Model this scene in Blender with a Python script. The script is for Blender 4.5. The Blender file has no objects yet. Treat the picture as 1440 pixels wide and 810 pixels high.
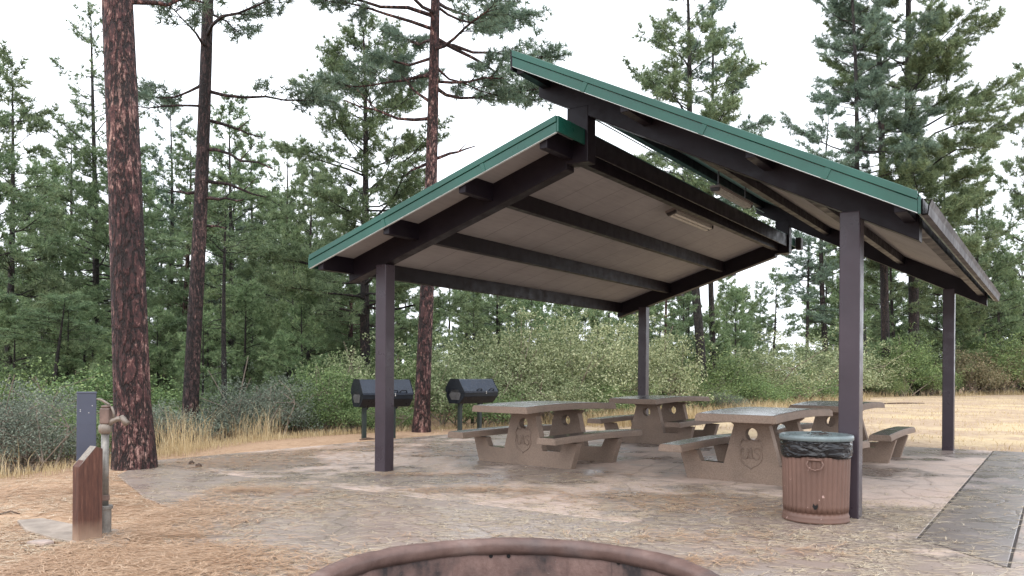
import bpy, math, random
import numpy as np
from mathutils import Vector, Matrix
R=math.radians
scene=bpy.context.scene
col=scene.collection
rng=np.random.default_rng(7)
random.seed(7)
# ------------------------------------------------------------ camera frame
F_PX=1148.57; CY=522.33; ROLL=R(.389); CAMH=1.25
def gp(px,py,z=0.0):
    x=px-720;y=py-CY
    a=(x*math.cos(ROLL)+y*math.sin(ROLL))/F_PX; b=(-x*math.sin(ROLL)+y*math.cos(ROLL))/F_PX
    Y=(CAMH-z)/b
    return a*Y,Y
def wx(px,Y): return (px-720)/F_PX*Y
TH=R(-33.80); XA,YA=-1.587,10.186
CT,ST=math.cos(TH),math.sin(TH)
def uv(u,v,z=0.0): return (XA+u*CT-v*ST, YA+u*ST+v*CT, z)
# ------------------------------------------------------------ helpers
def tag(o,label=None,cat=None,group=None,kind=None):
    if label:o['label']=label
    if cat:o['category']=cat
    if group:o['group']=group
    if kind:o['kind']=kind
    return o
def empty(name,loc=(0,0,0),rz=0.0):
    o=bpy.data.objects.new(name,None);o.empty_display_size=.2;col.objects.link(o)
    o.location=loc;o.rotation_euler=(0,0,rz);return o
def mesh_np(name,V,Fc,k,mat,parent=None,smooth=False,matidx=None,mats=None):
    """V (n,3), Fc (m,k)"""
    me=bpy.data.meshes.new(name)
    V=np.asarray(V,dtype=np.float32);Fc=np.asarray(Fc,dtype=np.int32)
    me.vertices.add(len(V));me.vertices.foreach_set('co',V.ravel())
    me.loops.add(Fc.size);me.loops.foreach_set('vertex_index',Fc.ravel())
    me.polygons.add(len(Fc));me.polygons.foreach_set('loop_start',np.arange(0,Fc.size,k,dtype=np.int32))
    me.polygons.foreach_set('loop_total',np.full(len(Fc),k,dtype=np.int32))
    if smooth: me.polygons.foreach_set('use_smooth',np.ones(len(Fc),dtype=bool))
    me.update(calc_edges=True)
    me.materials.append(mat)
    o=bpy.data.objects.new(name,me);col.objects.link(o);o.parent=parent
    return o
class MB:
    def __init__(s): s.v=[];s.f=[];s.n=0
    def add(s,vs,fs):
        s.v+= [tuple(p) for p in vs]; s.f+=[tuple(i+s.n for i in f) for f in fs]; s.n+=len(vs); return s
    def prism(s,poly,z0,z1,M=None):
        n=len(poly)
        vs=[Vector((p[0],p[1],z0)) for p in poly]+[Vector((p[0],p[1],z1)) for p in poly]
        if M is not None: vs=[M@p for p in vs]
        fs=[tuple(range(n-1,-1,-1)),tuple(range(n,2*n))]+[(i,(i+1)%n,n+(i+1)%n,n+i) for i in range(n)]
        return s.add(vs,fs)
    def box(s,c,d,M=None):
        x,y,z=d[0]/2,d[1]/2,d[2]/2
        T=Matrix.Translation(c)
        return s.prism([(-x,-y),(x,-y),(x,y),(-x,y)],-z,z,(M@T) if M is not None else T)
    def bar(s,p0,p1,w,h,up=(0,0,1)):
        p0=Vector(p0);p1=Vector(p1);d=(p1-p0);L=d.length;d.normalize()
        u=Vector(up);sx=d.cross(u).normalized();uz=sx.cross(d).normalized()
        vs=[]
        for q in (p0,p1):
            for a,b in ((-1,-1),(1,-1),(1,1),(-1,1)): vs.append(q+sx*a*w/2+uz*b*h/2)
        return s.add(vs,[(0,1,2,3),(7,6,5,4),(0,4,5,1),(1,5,6,2),(2,6,7,3),(3,7,4,0)])
    def tube(s,pts,rad,n=8,cap=True):
        pts=[Vector(p) for p in pts];m=len(pts)
        if not hasattr(rad,'__len__'): rad=[rad]*m
        vs=[];ref=Vector((0.13,0.31,1)).normalized()
        prev=None
        for i in range(m):
            t=(pts[min(i+1,m-1)]-pts[max(i-1,0)])
            if t.length<1e-9: t=Vector((0,0,1))
            t.normalize()
            if prev is None:
                a=ref if abs(t.dot(ref))<.9 else Vector((1,0,0))
                sx=t.cross(a).normalized()
            else:
                sx=(prev-t*prev.dot(t)).normalized()
            prev=sx;sy=t.cross(sx)
            for k in range(n):
                an=2*math.pi*k/n
                vs.append(pts[i]+(sx*math.cos(an)+sy*math.sin(an))*rad[i])
        fs=[]
        for i in range(m-1):
            for k in range(n):
                a=i*n+k;b=i*n+(k+1)%n
                fs.append((a,b,b+n,a+n))
        if cap: fs+= [tuple(range(n-1,-1,-1)),tuple(range((m-1)*n,m*n))]
        return s.add(vs,fs)
    def lathe(s,prof,n=48,M=None,rfun=None):
        vs=[];m=len(prof)
        for j,(r,z) in enumerate(prof):
            for k in range(n):
                a=2*math.pi*k/n;rr=r*(rfun(a,z,j) if rfun else 1)
                p=Vector((rr*math.cos(a),rr*math.sin(a),z)); vs.append(M@p if M is not None else p)
        fs=[(j*n+k,j*n+(k+1)%n,(j+1)*n+(k+1)%n,(j+1)*n+k) for j in range(m-1) for k in range(n)]
        return s.add(vs,fs)
    def build(s,name,mat,parent=None,smooth=False,bevel=0,seg=2,recalc=True):
        me=bpy.data.meshes.new(name);me.from_pydata(s.v,[],s.f)
        if recalc:
            import bmesh
            bm=bmesh.new();bm.from_mesh(me);bmesh.ops.recalc_face_normals(bm,faces=bm.faces);bm.to_mesh(me);bm.free()
        me.update();me.materials.append(mat)
        if smooth: me.polygons.foreach_set('use_smooth',[True]*len(me.polygons))
        o=bpy.data.objects.new(name,me);col.objects.link(o);o.parent=parent
        if bevel:
            b=o.modifiers.new('bevel','BEVEL');b.width=bevel;b.segments=seg;b.limit_method='ANGLE';b.angle_limit=R(35)
        return o
# ------------------------------------------------------------ materials
def newmat(name):
    m=bpy.data.materials.new(name);m.use_nodes=True;nt=m.node_tree
    return m,nt,nt.nodes['Principled BSDF']
class NT:
    def __init__(s,nt): s.nt=nt
    def n(s,t,ins=None,**kw):
        x=s.nt.nodes.new(t)
        for k,v in kw.items(): setattr(x,k,v)
        for k,v in (ins or {}).items():
            if isinstance(v,tuple) and len(v)==2 and hasattr(v[0],'outputs'): s.nt.links.new(v[0].outputs[v[1]],x.inputs[k])
            elif hasattr(v,'outputs'): s.nt.links.new(v.outputs[2] if v.bl_idname=='ShaderNodeMix' else v.outputs[0],x.inputs[k])
            else:
                x.inputs[k].default_value=v
        return x
    def link(s,a,o,b,i): s.nt.links.new(a.outputs[o],b.inputs[i])
    def noise(s,vec,scale,detail=4,rough=.55,**k): return s.n('ShaderNodeTexNoise',{'Vector':vec,'Scale':scale,'Detail':detail,'Roughness':rough},**k)
    def ramp(s,fac,stops,interp='LINEAR'):
        x=s.n('ShaderNodeValToRGB',{'Fac':fac});cr=x.color_ramp;cr.interpolation=interp
        while len(cr.elements)<len(stops): cr.elements.new(.5)
        for e,(p,c) in zip(cr.elements,stops):
            e.position=p;e.color=(c,c,c,1) if not hasattr(c,'__len__') else (*c,1)
        return x
    def mix(s,fac,a,b,blend='MIX'):
        x=s.nt.nodes.new('ShaderNodeMix');x.data_type='RGBA';x.blend_type=blend
        for idx,v in ((0,fac),(6,a),(7,b)):
            if isinstance(v,tuple) and len(v)==2 and hasattr(v[0],'outputs'): s.nt.links.new(v[0].outputs[v[1]],x.inputs[idx])
            elif hasattr(v,'outputs'):
                o=v.outputs[2] if v.bl_idname=='ShaderNodeMix' else v.outputs[0]
                s.nt.links.new(o,x.inputs[idx])
            else: x.inputs[idx].default_value=(*v,1) if hasattr(v,'__len__') else v
        return x
    def math(s,op,a,b=0.5,clamp=False):
        x=s.nt.nodes.new('ShaderNodeMath');x.operation=op;x.use_clamp=clamp
        for i,v in ((0,a),(1,b)):
            if hasattr(v,'outputs'): s.nt.links.new(v.outputs[0],x.inputs[i])
            elif isinstance(v,tuple): s.nt.links.new(v[0].outputs[v[1]],x.inputs[i])
            else: x.inputs[i].default_value=v
        return x
def coords(N,kind='Object',scale=(1,1,1)):
    tc=N.n('ShaderNodeTexCoord')
    mp=N.n('ShaderNodeMapping',{'Vector':(tc,kind),'Scale':scale});return mp
def bump(N,bs,h,strength=.3,dist=.01,prev=None):
    b=N.n('ShaderNodeBump',{'Height':h,'Strength':strength,'Distance':dist})
    if prev is not None: N.link(prev,0,b,'Normal')
    N.link(b,0,bs,'Normal');return b
def simple(name,c,rough=.6,var=.25,scale=6,metal=0,bmp=.15,bscale=40,bdist=.004,spots=None,spec=.5,stretch=(1,1,1)):
    m,nt,bs=newmat(name);N=NT(nt);co=coords(N,'Object',stretch)
    n1=N.noise(co,scale,5,.6)
    dark=tuple(x*(1-var) for x in c);light=tuple(min(1,x*(1+var)) for x in c)
    cr=N.ramp(n1,[(.3,dark),(.7,light)])
    out=cr
    if spots:
        sc,th,cl=spots
        n2=N.noise(co,sc,3,.7);mk=N.ramp(n2,[(th,0.),(th+.04,1.)])
        out=N.mix(mk,cr,cl)
    N.link(out,2 if out.bl_idname=='ShaderNodeMix' else 0,bs,'Base Color')
    bs.inputs['Roughness'].default_value=rough;bs.inputs['Metallic'].default_value=metal
    bs.inputs['Specular IOR Level'].default_value=spec
    rr=N.ramp(N.noise(co,scale*2.3,3),[(.3,max(0,rough-.12)),(.7,min(1,rough+.12))]);N.link(rr,0,bs,'Roughness')
    n3=N.noise(co,bscale,4,.6);bump(N,bs,n3,bmp,bdist)
    return m
M={}
M['beam']=simple('brown_painted_wood',(.0095,.0065,.0100),.45,.22,3,bmp=.25,bscale=14,spots=(60,.76,(.06,.045,.045)),spec=.22)
M['post']=simple('brown_painted_steel',(.048,.036,.045),.34,.18,2.2,bmp=.08,bscale=30,spots=(26,.74,(.16,.14,.15)),spec=.35)
M['green']=simple('green_painted_metal',(.011,.078,.056),.34,.22,1.2,bmp=.06,bscale=6,spots=(30,.80,(.10,.3,.24)))
M['greendark']=simple('green_metal_roof_sheet',(.03,.14,.11),.4,.15,2,bmp=.05)
M['gutter']=simple('weathered_gutter_metal',(.035,.03,.032),.6,.3,4,bmp=.1,stretch=(1,1,1))
M['white_strip']=simple('pale_metal_edge',(.55,.6,.6),.35,.1,8)
def m_deck():
    m,nt,bs=newmat('taupe_painted_roof_boards');N=NT(nt);co=coords(N)
    w=N.n('ShaderNodeTexWave',{'Vector':co,'Scale':.52,'Distortion':.15,'Detail':1.0},bands_direction='Y',wave_profile='SAW')
    ln=N.ramp(w,[(0,.0),(.015,1.),(.985,1.),(1,.0)])
    n=N.noise(co,1.3,5,.6);c=N.ramp(n,[(.25,(.25,.235,.235)),(.7,(.345,.325,.325))])
    g=N.noise(N.n('ShaderNodeMapping',{'Vector':co,'Scale':(14,.9,1)}),3,5,.6)
    c2=N.mix(.25,c,N.ramp(g,[(.3,(.16,.15,.15)),(.7,(.35,.325,.32))]))
    c3=N.mix(ln,(.11,.10,.10),c2);N.link(c3,2,bs,'Base Color');bs.inputs['Roughness'].default_value=.6
    bump(N,bs,ln,.3,.006);return m
M['deck']=m_deck()
def m_conc_table(name,c):
    m,nt,bs=newmat(name);N=NT(nt);co=coords(N)
    n1=N.noise(co,2.2,6,.65);n2=N.noise(co,70,3,.6)
    cc=N.ramp(n1,[(.25,tuple(x*.70 for x in c)),(.5,c),(.75,tuple(x*1.22 for x in c))])
    c2=N.mix(.18,cc,N.ramp(n2,[(.35,(.1,.08,.07)),(.7,(.5,.42,.38))]))
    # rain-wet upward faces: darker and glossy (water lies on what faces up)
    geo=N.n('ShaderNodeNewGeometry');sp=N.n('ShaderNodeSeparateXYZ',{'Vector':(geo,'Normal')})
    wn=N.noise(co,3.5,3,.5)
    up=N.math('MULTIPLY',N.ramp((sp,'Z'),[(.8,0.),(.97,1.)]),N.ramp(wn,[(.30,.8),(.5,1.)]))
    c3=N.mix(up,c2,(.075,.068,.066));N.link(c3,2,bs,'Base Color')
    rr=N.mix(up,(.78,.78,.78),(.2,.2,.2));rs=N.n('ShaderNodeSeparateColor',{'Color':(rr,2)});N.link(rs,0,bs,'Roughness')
    b=bump(N,bs,n2,.12,.003);bump(N,bs,n1,.15,.012,b);return m
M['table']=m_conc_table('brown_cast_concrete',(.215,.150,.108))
M['relief']=m_conc_table('brown_cast_concrete_relief_shaded',(.195,.135,.098))  # table concrete darkened for the emblem, groove shade put into its colour
def m_slab(name,base,pink,grey,wetamt,seed):
    m,nt,bs=newmat(name);N=NT(nt);co=coords(N)
    of=N.n('ShaderNodeMapping',{'Vector':co,'Location':(seed*3.7,seed*1.9,0)})
    n1=N.noise(of,.55,6,.6);n2=N.noise(of,3.1,6,.7);n3=N.noise(of,45,4,.7)
    c=N.ramp(n1,[(.32,grey),(.5,base),(.68,pink)])
    c=N.mix(N.math('MULTIPLY',n2,.6),c,N.ramp(n2,[(.3,tuple(x*.55 for x in grey)),(.7,tuple(min(1,x*1.3) for x in base))]))
    c=N.mix(.3,c,N.ramp(n3,[(.3,(.12,.09,.07)),(.7,(.55,.45,.38))]))
    # stamped stone pattern
    wv=N.n('ShaderNodeMapping',{'Vector':N.mix(.18,of,(N.noise(of,1.1,3),'Color')),'Scale':(.95,.95,.95)})
    vo=N.n('ShaderNodeTexVoronoi',{'Vector':wv,'Scale':1.25},feature='DISTANCE_TO_EDGE')
    ed=N.ramp(vo,[(.0,0.),(.010,.55),(.03,1.)])
    c=N.mix(N.math('SUBTRACT',1.0,ed),c,N.mix(.32,c,(.07,.05,.04)))
    # wet areas left by rain
    w1=N.noise(of,.42,4,.55);w2=N.noise(of,2.2,5,.6)
    ws=N.math('ADD',N.math('MULTIPLY',w1,.72),N.math('MULTIPLY',w2,.28))
    wet=N.ramp(ws,[(.50-wetamt,1.),(.57-wetamt,0.)]) if wetamt<0 else N.ramp(ws,[(.44+wetamt,1.),(.50+wetamt,0.)])
    cw=N.mix(wet,c,N.mix(.62,c,(.085,.068,.062)));N.link(cw,2,bs,'Base Color');bs.inputs['Specular IOR Level'].default_value=.4
    rr=N.mix(wet,(.8,.8,.8),N.ramp(w2,[(.4,.22),(.6,.42)]));rs=N.n('ShaderNodeSeparateColor',{'Color':(rr,2)});N.link(rs,0,bs,'Roughness')
    b=bump(N,bs,n3,.22,.004);b=bump(N,bs,n2,.2,.02,b);bump(N,bs,ed,.35,.008,b);return m
M['slab_a']=m_slab('stamped_concrete_under_shelter',(.56,.445,.38),(.60,.435,.36),(.45,.385,.355),.05,1)
M['slab_b']=m_slab('stamped_concrete_border_strip',(.29,.25,.24),(.33,.27,.25),(.22,.20,.205),.14,2)
M['slab_c']=m_slab('stamped_concrete_plaza',(.76,.60,.50),(.80,.57,.47),(.66,.54,.47),-.2,3)
def m_ground():
    m,nt,bs=newmat('forest_floor_and_dry_grass');N=NT(nt);co=coords(N)
    n1=N.noise(co,.35,6,.65);n2=N.noise(co,4.5,6,.75);n3=N.noise(co,38,5,.8)
    straw=N.ramp(n2,[(.25,(.30,.215,.125)),(.5,(.54,.41,.25)),(.78,(.78,.65,.43))])
    st=N.n('ShaderNodeMapping',{'Vector':co,'Scale':(9,13,9)})
    fib=N.noise(st,2.5,5,.8,)
    straw=N.mix(.45,straw,N.ramp(fib,[(.3,(.34,.22,.11)),(.7,(.86,.72,.48))]))
    straw=N.mix(N.ramp(n1,[(.40,0.),(.53,.85)]),straw,N.ramp(n2,[(.3,(.30,.20,.14)),(.7,(.52,.40,.29))]))
    lit=N.ramp(n2,[(.25,(.25,.15,.10)),(.5,(.49,.32,.215)),(.78,(.72,.52,.38))])
    lit=N.mix(.4,lit,N.ramp(n3,[(.3,(.16,.09,.05)),(.7,(.74,.52,.32))]))
    sp=N.n('ShaderNodeSeparateXYZ',{'Vector':co})
    # litter (left) -> straw field (right/back)
    s1=N.math('ADD',N.math('MULTIPLY',(sp,'X'),.16),N.math('MULTIPLY',n1,1.6))
    fac=N.ramp(s1,[(.72,0.),(.98,1.)])
    c=N.mix(fac,lit,straw)
    # forest floor
    fl=N.ramp(n2,[(.3,(.11,.075,.045)),(.6,(.24,.15,.09)),(.8,(.30,.25,.13))])
    at=N.n('ShaderNodeAttribute',attribute_name='wood')
    fm=N.ramp(N.math('ADD',(at,'Fac'),N.math('MULTIPLY',N.math('SUBTRACT',n2,.5),.7)),[(.35,0.),(.65,1.)])
    c=N.mix(fm,c,fl);N.link(c,2,bs,'Base Color');bs.inputs['Roughness'].default_value=.95;bs.inputs['Specular IOR Level'].default_value=.15
    b=bump(N,bs,n3,.6,.02);bump(N,bs,n2,.5,.06,b);return m
M['ground']=m_ground()
def m_bark(name,dark,mid,light,thr,sc=1.0):
    m,nt,bs=newmat(name);N=NT(nt);co=coords(N,'Object',(1,1,.26))
    ds=N.mix(.10,co,(N.noise(co,7*sc,5,.7),'Color'))
    r1=N.math('ABSOLUTE',N.math('SUBTRACT',N.noise(ds,11*sc,3,.5),.5));r2=N.math('ABSOLUTE',N.math('SUBTRACT',N.noise(N.n('ShaderNodeMapping',{'Vector':ds,'Location':(5,2,1)}),17*sc,3,.5),.5))
    rg_=N.math('MINIMUM',r1,N.math('MULTIPLY',r2,1.3));fur=N.ramp(rg_,[(.004,0.),(.028,.7),(.06,1.)])
    fl=N.noise(N.n('ShaderNodeMapping',{'Vector':co,'Scale':(1,1,2.0)}),22*sc,7,.78);big=N.noise(co,2.3*sc,3,.6);fine=N.noise(co,60*sc,5,.75)
    pl=N.math('ADD',fl,N.math('MULTIPLY',N.math('SUBTRACT',big,.5),.45))
    c=N.ramp(pl,[(thr-.22,dark),(thr-.06,mid),(thr+.0,tuple((x+y)/2 for x,y in zip(mid,light))),(thr+.05,light)])
    c=N.mix(fur,tuple(x*.4 for x in dark),c)
    N.link(c,2,bs,'Base Color');bs.inputs['Roughness'].default_value=.72
    b=bump(N,bs,fine,.4,.01);b=bump(N,bs,fl,.7,.03,b);bump(N,bs,fur,1.0,.05,b);return m
M['bark_red']=m_bark('red_brown_plated_pine_bark',(.026,.012,.012),(.085,.028,.026),(.42,.25,.21),.585,.8)
M['bark_redd']=m_bark('dark_red_wet_pine_bark',(.020,.011,.011),(.058,.026,.024),(.24,.14,.12),.60,1.0)
M['bark_dark']=m_bark('dark_wet_pine_bark',(.014,.010,.011),(.035,.022,.020),(.15,.085,.07),.60,1.2)
M['bark_thin']=m_bark('grey_brown_young_pine_bark',(.020,.016,.016),(.042,.033,.030),(.11,.08,.065),.58,2.0)
def m_leaf(name,a,b,c,rough=.6,trans=.25,huevar=.25):
    m,nt,bs=newmat(name);N=NT(nt)
    geo=N.n('ShaderNodeNewGeometry');oi=N.n('ShaderNodeObjectInfo');co=coords(N)
    n=N.noise(co,.9,3,.6)
    f=N.math('ADD',N.math('MULTIPLY',(geo,'Random Per Island'),.55),N.math('MULTIPLY',n,.6))
    cr=N.ramp(f,[(.25,a),(.55,b),(.92,c)])
    hs=N.n('ShaderNodeHueSaturation',{'Color':cr,'Hue':N.ramp((oi,'Random'),[(0,.5-.035*huevar*4),(1,.5+.03*huevar*4)]),'Value':N.ramp((N.math('FRACT',N.math('MULTIPLY',(oi,'Random'),7.3)),0),[(0,.8),(1,1.)])})
    N.link(hs,0,bs,'Base Color');bs.inputs['Roughness'].default_value=rough;bs.inputs['Specular IOR Level'].default_value=.3
    tr=N.n('ShaderNodeBsdfTranslucent',{'Color':hs})
    mx=N.n('ShaderNodeMixShader',{'Fac':trans});N.link(bs,0,mx,1);N.link(tr,0,mx,2)
    out=[x for x in nt.nodes if x.type=='OUTPUT_MATERIAL'][0];N.link(mx,0,out,'Surface');return m
M['needle']=m_leaf('pine_needles_green',(.085,.135,.080),(.205,.290,.155),(.38,.46,.25),huevar=.12,trans=.3)
M['needle_y']=m_leaf('young_pine_needles_bright',(.105,.170,.085),(.245,.345,.175),(.44,.52,.27),huevar=.10,trans=.3)
M['needle_b']=m_leaf('pine_needles_bluish',(.085,.130,.105),(.19,.27,.20),(.33,.42,.29),huevar=.08,trans=.3)
M['oak']=m_leaf('oak_brush_leaves',(.09,.125,.055),(.28,.33,.165),(.60,.62,.38),huevar=.10,trans=.22)
M['oak_g']=m_leaf('greener_brush_leaves',(.065,.11,.045),(.18,.27,.10),(.38,.47,.20),huevar=.10,trans=.22)
M['sage']=m_leaf('grey_sage_leaves',(.085,.11,.085),(.18,.22,.165),(.33,.36,.27),huevar=.05,trans=.15)
M['rust']=m_leaf('rusty_brush_leaves',(.10,.10,.05),(.24,.215,.12),(.42,.34,.21),huevar=.05,trans=.2)
M['strawblade']=m_leaf('dry_grass_straw',(.38,.27,.13),(.62,.48,.27),(.85,.72,.46),.7,.3,.02)
M['fallen']=m_leaf('fallen_pine_needles',(.60,.44,.28),(.82,.67,.48),(.95,.86,.70),.5,.1,.02)
M['speck']=simple('dark_needle_bases',(.05,.03,.022),.7)
M['twig']=simple('grey_twigs',(.24,.19,.15),.8,.3,8)
M['cone']=simple('pine_cone_scales',(.08,.05,.035),.8,.4,30,bmp=.8,bscale=60,bdist=.01)
M['grill']=simple('black_painted_steel',(.012,.014,.018),.36,.3,4,spots=(14,.74,(.05,.042,.038)),bmp=.1,spec=.2)
M['grillpatch']=simple('heat_faded_steel',(.06,.058,.058),.5,.3,9)
M['grill_lid']=simple('wet_black_steel_lid',(.022,.030,.046),.24,.2,4,bmp=.05,spec=.35)
M['grill_leg']=simple('dark_green_black_steel',(.02,.03,.026),.5,.3,6,spots=(10,.68,(.08,.05,.04)))
M['chrome']=simple('worn_bright_steel',(.6,.6,.6),.3,.2,20,metal=.8)
M['can']=simple('pinkish_brown_painted_steel',(.150,.083,.062),.5,.15,3,spots=(16,.68,(.50,.34,.30)),bmp=.12)
M['lid']=simple('galvanised_lid_metal',(.15,.185,.19),.34,.2,10,metal=.15,bmp=.1)
M['hole']=simple('rust_hole_black',(.006,.005,.005),.9)
def m_bag():
    m,nt,bs=newmat('black_plastic_liner');N=NT(nt);co=coords(N)
    bs.inputs['Base Color'].default_value=(.008,.008,.010,1);bs.inputs['Roughness'].default_value=.22
    n=N.n('ShaderNodeTexNoise',{'Vector':N.n('ShaderNodeMapping',{'Vector':co,'Scale':(5,5,14),'Rotation':(.35,.3,0)}),'Scale':1.3,'Detail':2,'Distortion':1.2})
    bump(N,bs,n,.9,.045);return m
M['bag']=m_bag()
M['pipe']=simple('old_galvanised_pipe',(.22,.205,.185),.45,.3,18,metal=.45,spots=(20,.66,(.25,.17,.11)))
M['hydrant']=simple('rust_brown_cast_iron',(.16,.105,.085),.5,.3,14,spots=(30,.68,(.12,.07,.05)))
M['castpale']=simple('pale_worn_cast_metal',(.21,.175,.145),.45,.25,20,metal=.3)
def m_woodpost():
    m,nt,bs=newmat('red_brown_stained_wood');N=NT(nt);co=coords(N,'Object',(9,9,.9))
    g=N.noise(co,6,6,.7);n=N.noise(coords(N),3,4)
    c=N.ramp(g,[(.25,(.035,.014,.010)),(.55,(.10,.038,.024)),(.8,(.19,.09,.06))])
    sp=N.n('ShaderNodeSeparateXYZ',{'Vector':coords(N)})
    z=N.math('ADD',(sp,'Z'),N.math('MULTIPLY',N.math('SUBTRACT',n,.5),.25))
    c=N.mix(N.ramp(z,[(.0,.75),(.16,0.)]),c,(.38,.26,.18))
    N.link(c,2,bs,'Base Color');bs.inputs['Roughness'].default_value=.7
    bump(N,bs,g,.5,.008);return m
M['woodpost']=m_woodpost()
M['woodend']=simple('weathered_grey_wood',(.25,.22,.19),.8,.4,14,bmp=.6,bscale=40,stretch=(3,12,3))
M['pedestal']=simple('slate_blue_painted_steel',(.06,.068,.10),.36,.12,3,bmp=.05,spots=(22,.80,(.5,.5,.55)))
def m_ring():
    m,nt,bs=newmat('fire_reddened_ring_wall');N=NT(nt);co=coords(N)
    n1=N.noise(co,2.2,6,.65);n2=N.noise(co,16,5,.75);n3=N.noise(co,60,3,.7)
    c=N.ramp(n1,[(.3,(.085,.055,.05)),(.5,(.17,.10,.085)),(.7,(.24,.15,.125))])
    c=N.mix(.35,c,N.ramp(n2,[(.3,(.10,.05,.04)),(.7,(.42,.28,.24))]))
    soot=N.ramp(N.math('ADD',N.math('MULTIPLY',N.noise(N.n('ShaderNodeMapping',{'Vector':co,'Location':(3,1,0),'Scale':(1,1,.7)}),2.6,4,.6),.8),N.math('MULTIPLY',n2,.2)),[(.46,0.),(.56,.9)])
    c=N.mix(soot,c,(.022,.02,.022))
    run=N.noise(N.n('ShaderNodeMapping',{'Vector':co,'Scale':(14,14,1.2)}),2,4,.7)
    c=N.mix(N.ramp(run,[(.58,0.),(.7,.45)]),c,(.045,.03,.028))
    c=N.mix(N.ramp(n3,[(.68,0.),(.74,.5)]),c,(.5,.42,.38))
    N.link(c,2,bs,'Base Color');bs.inputs['Roughness'].default_value=.55
    b=bump(N,bs,n3,.3,.004);bump(N,bs,n2,.4,.01,b);return m
M['ring']=m_ring()
def m_ringtop():
    m,nt,bs=newmat('worn_ring_coping');N=NT(nt);co=coords(N)
    n1=N.noise(co,3,6,.65);n2=N.noise(co,22,5,.75)
    c=N.ramp(n1,[(.3,(.075,.040,.032)),(.55,(.155,.092,.075)),(.75,(.25,.175,.15))])
    c=N.mix(N.ramp(N.noise(co,1.7,4),[(.55,0.),(.68,.7)]),c,(.07,.055,.055))
    c=N.mix(N.ramp(n2,[(.62,0.),(.70,.6)]),c,(.10,.06,.05))
    N.link(c,2,bs,'Base Color');bs.inputs['Roughness'].default_value=.5
    bump(N,bs,n2,.3,.008);return m
M['ringtop']=m_ringtop()
M['ash']=simple('wet_ash',(.10,.095,.09),.9,.4,8,bmp=.8,bscale=25,bdist=.02)
M['fixture']=simple('dirty_fixture_metal',(.16,.13,.12),.5,.2,8)
M['fixdark']=simple('dark_fixture_ends',(.03,.025,.025),.5)
M['lens']=simple('yellowed_plastic_diffuser',(.42,.39,.34),.35,.12,10,bmp=.1)
M['lens2']=simple('weathered_grey_diffuser',(.50,.48,.43),.4,.2,12,bmp=.1)
M['padconc']=simple('old_grey_concrete',(.30,.245,.20),.8,.3,5,bmp=.5,bscale=30,bdist=.01)
M['rockm']=simple('grey_pink_rubble',(.38,.30,.26),.85,.3,9,bmp=.5)
M['deadwood']=simple('dead_branch_wood',(.11,.07,.05),.8,.4,12,bmp=.5)
# ------------------------------------------------------------ terrain
EDGE=[(-60,-10),(-14,2),(-8,7.0),(-5.85,9.3),(-5.1,12.2),(-4.75,14.3),(-3.7,15.9),(-1.8,17.6),(1.0,19.5),(4.5,23.5),(9,29),(18,44),(36,56),(70,66),(130,70)]
EX=np.array([p[0] for p in EDGE]);EY=np.array([p[1] for p in EDGE])
def edge_dist(x,y):
    """positive = into the wood"""
    x=np.asarray(x,float);y=np.asarray(y,float)
    best=np.full(x.shape,1e9);sgn=np.zeros(x.shape)
    for i in range(len(EDGE)-1):
        ax,ay=EDGE[i];bx,by=EDGE[i+1];dx,dy=bx-ax,by-ay;L2=dx*dx+dy*dy
        t=np.clip(((x-ax)*dx+(y-ay)*dy)/L2,0,1)
        qx=x-(ax+t*dx);qy=y-(ay+t*dy);d=np.hypot(qx,qy)
        s=np.sign(dx*qy-dy*qx)
        m=d<best;best=np.where(m,d,best);sgn=np.where(m,s,sgn)
    return best*sgn
def hgt(x,y):
    x=np.asarray(x,float);y=np.asarray(y,float)
    d=edge_dist(x,y)
    dd=np.clip(d,0,None)
    z=-.014-.55*(1-np.exp(-dd/4.0))
    left=1/(1+np.exp((x+6)/7))
    z=z+left*np.clip(dd-14,0,90)*.035
    z=z+.05*np.sin(x*.9+y*.4)*np.clip(dd/3,0,1)
    z=z+np.clip(-d,0,6)/6*0.0
    return z
def build_ground():
    def axis(lo,hi,fine_lo,fine_hi,step):
        a=list(np.arange(fine_lo,fine_hi,step))
        k=fine_hi;s=step
        while k<hi: a.append(k);s*=1.22;k+=s
        k=fine_lo-step;s=step
        while k>lo: a.append(k);s*=1.22;k-=s
        return np.array(sorted(a+[lo,hi]))
    xs=axis(-340,340,-16,30,.45);ys=axis(-80,400,-2,48,.45)
    X,Y=np.meshgrid(xs,ys);Z=hgt(X,Y)
    d=edge_dist(X,Y)
    # bare bank of raised litter ; small undulation off the concrete
    Z=Z+np.where((X<-4.2)&(d<0),.006*np.sin(X*3.1)*np.sin(Y*2.3),0)
    V=np.stack([X.ravel(),Y.ravel(),Z.ravel()],1);nx=len(xs);ny=len(ys)
    i,j=np.meshgrid(np.arange(nx-1),np.arange(ny-1));a=(j*nx+i).ravel()
    Fc=np.stack([a,a+1,a+1+nx,a+nx],1)
    o=mesh_np('ground',V,Fc,4,M['ground'],smooth=True)
    at=o.data.attributes.new('wood','FLOAT','POINT')
    at.data.foreach_set('value',np.clip(.5+d/5.0,0,1).ravel().astype(np.float32))
    tag(o,kind='structure')
build_ground()
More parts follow.
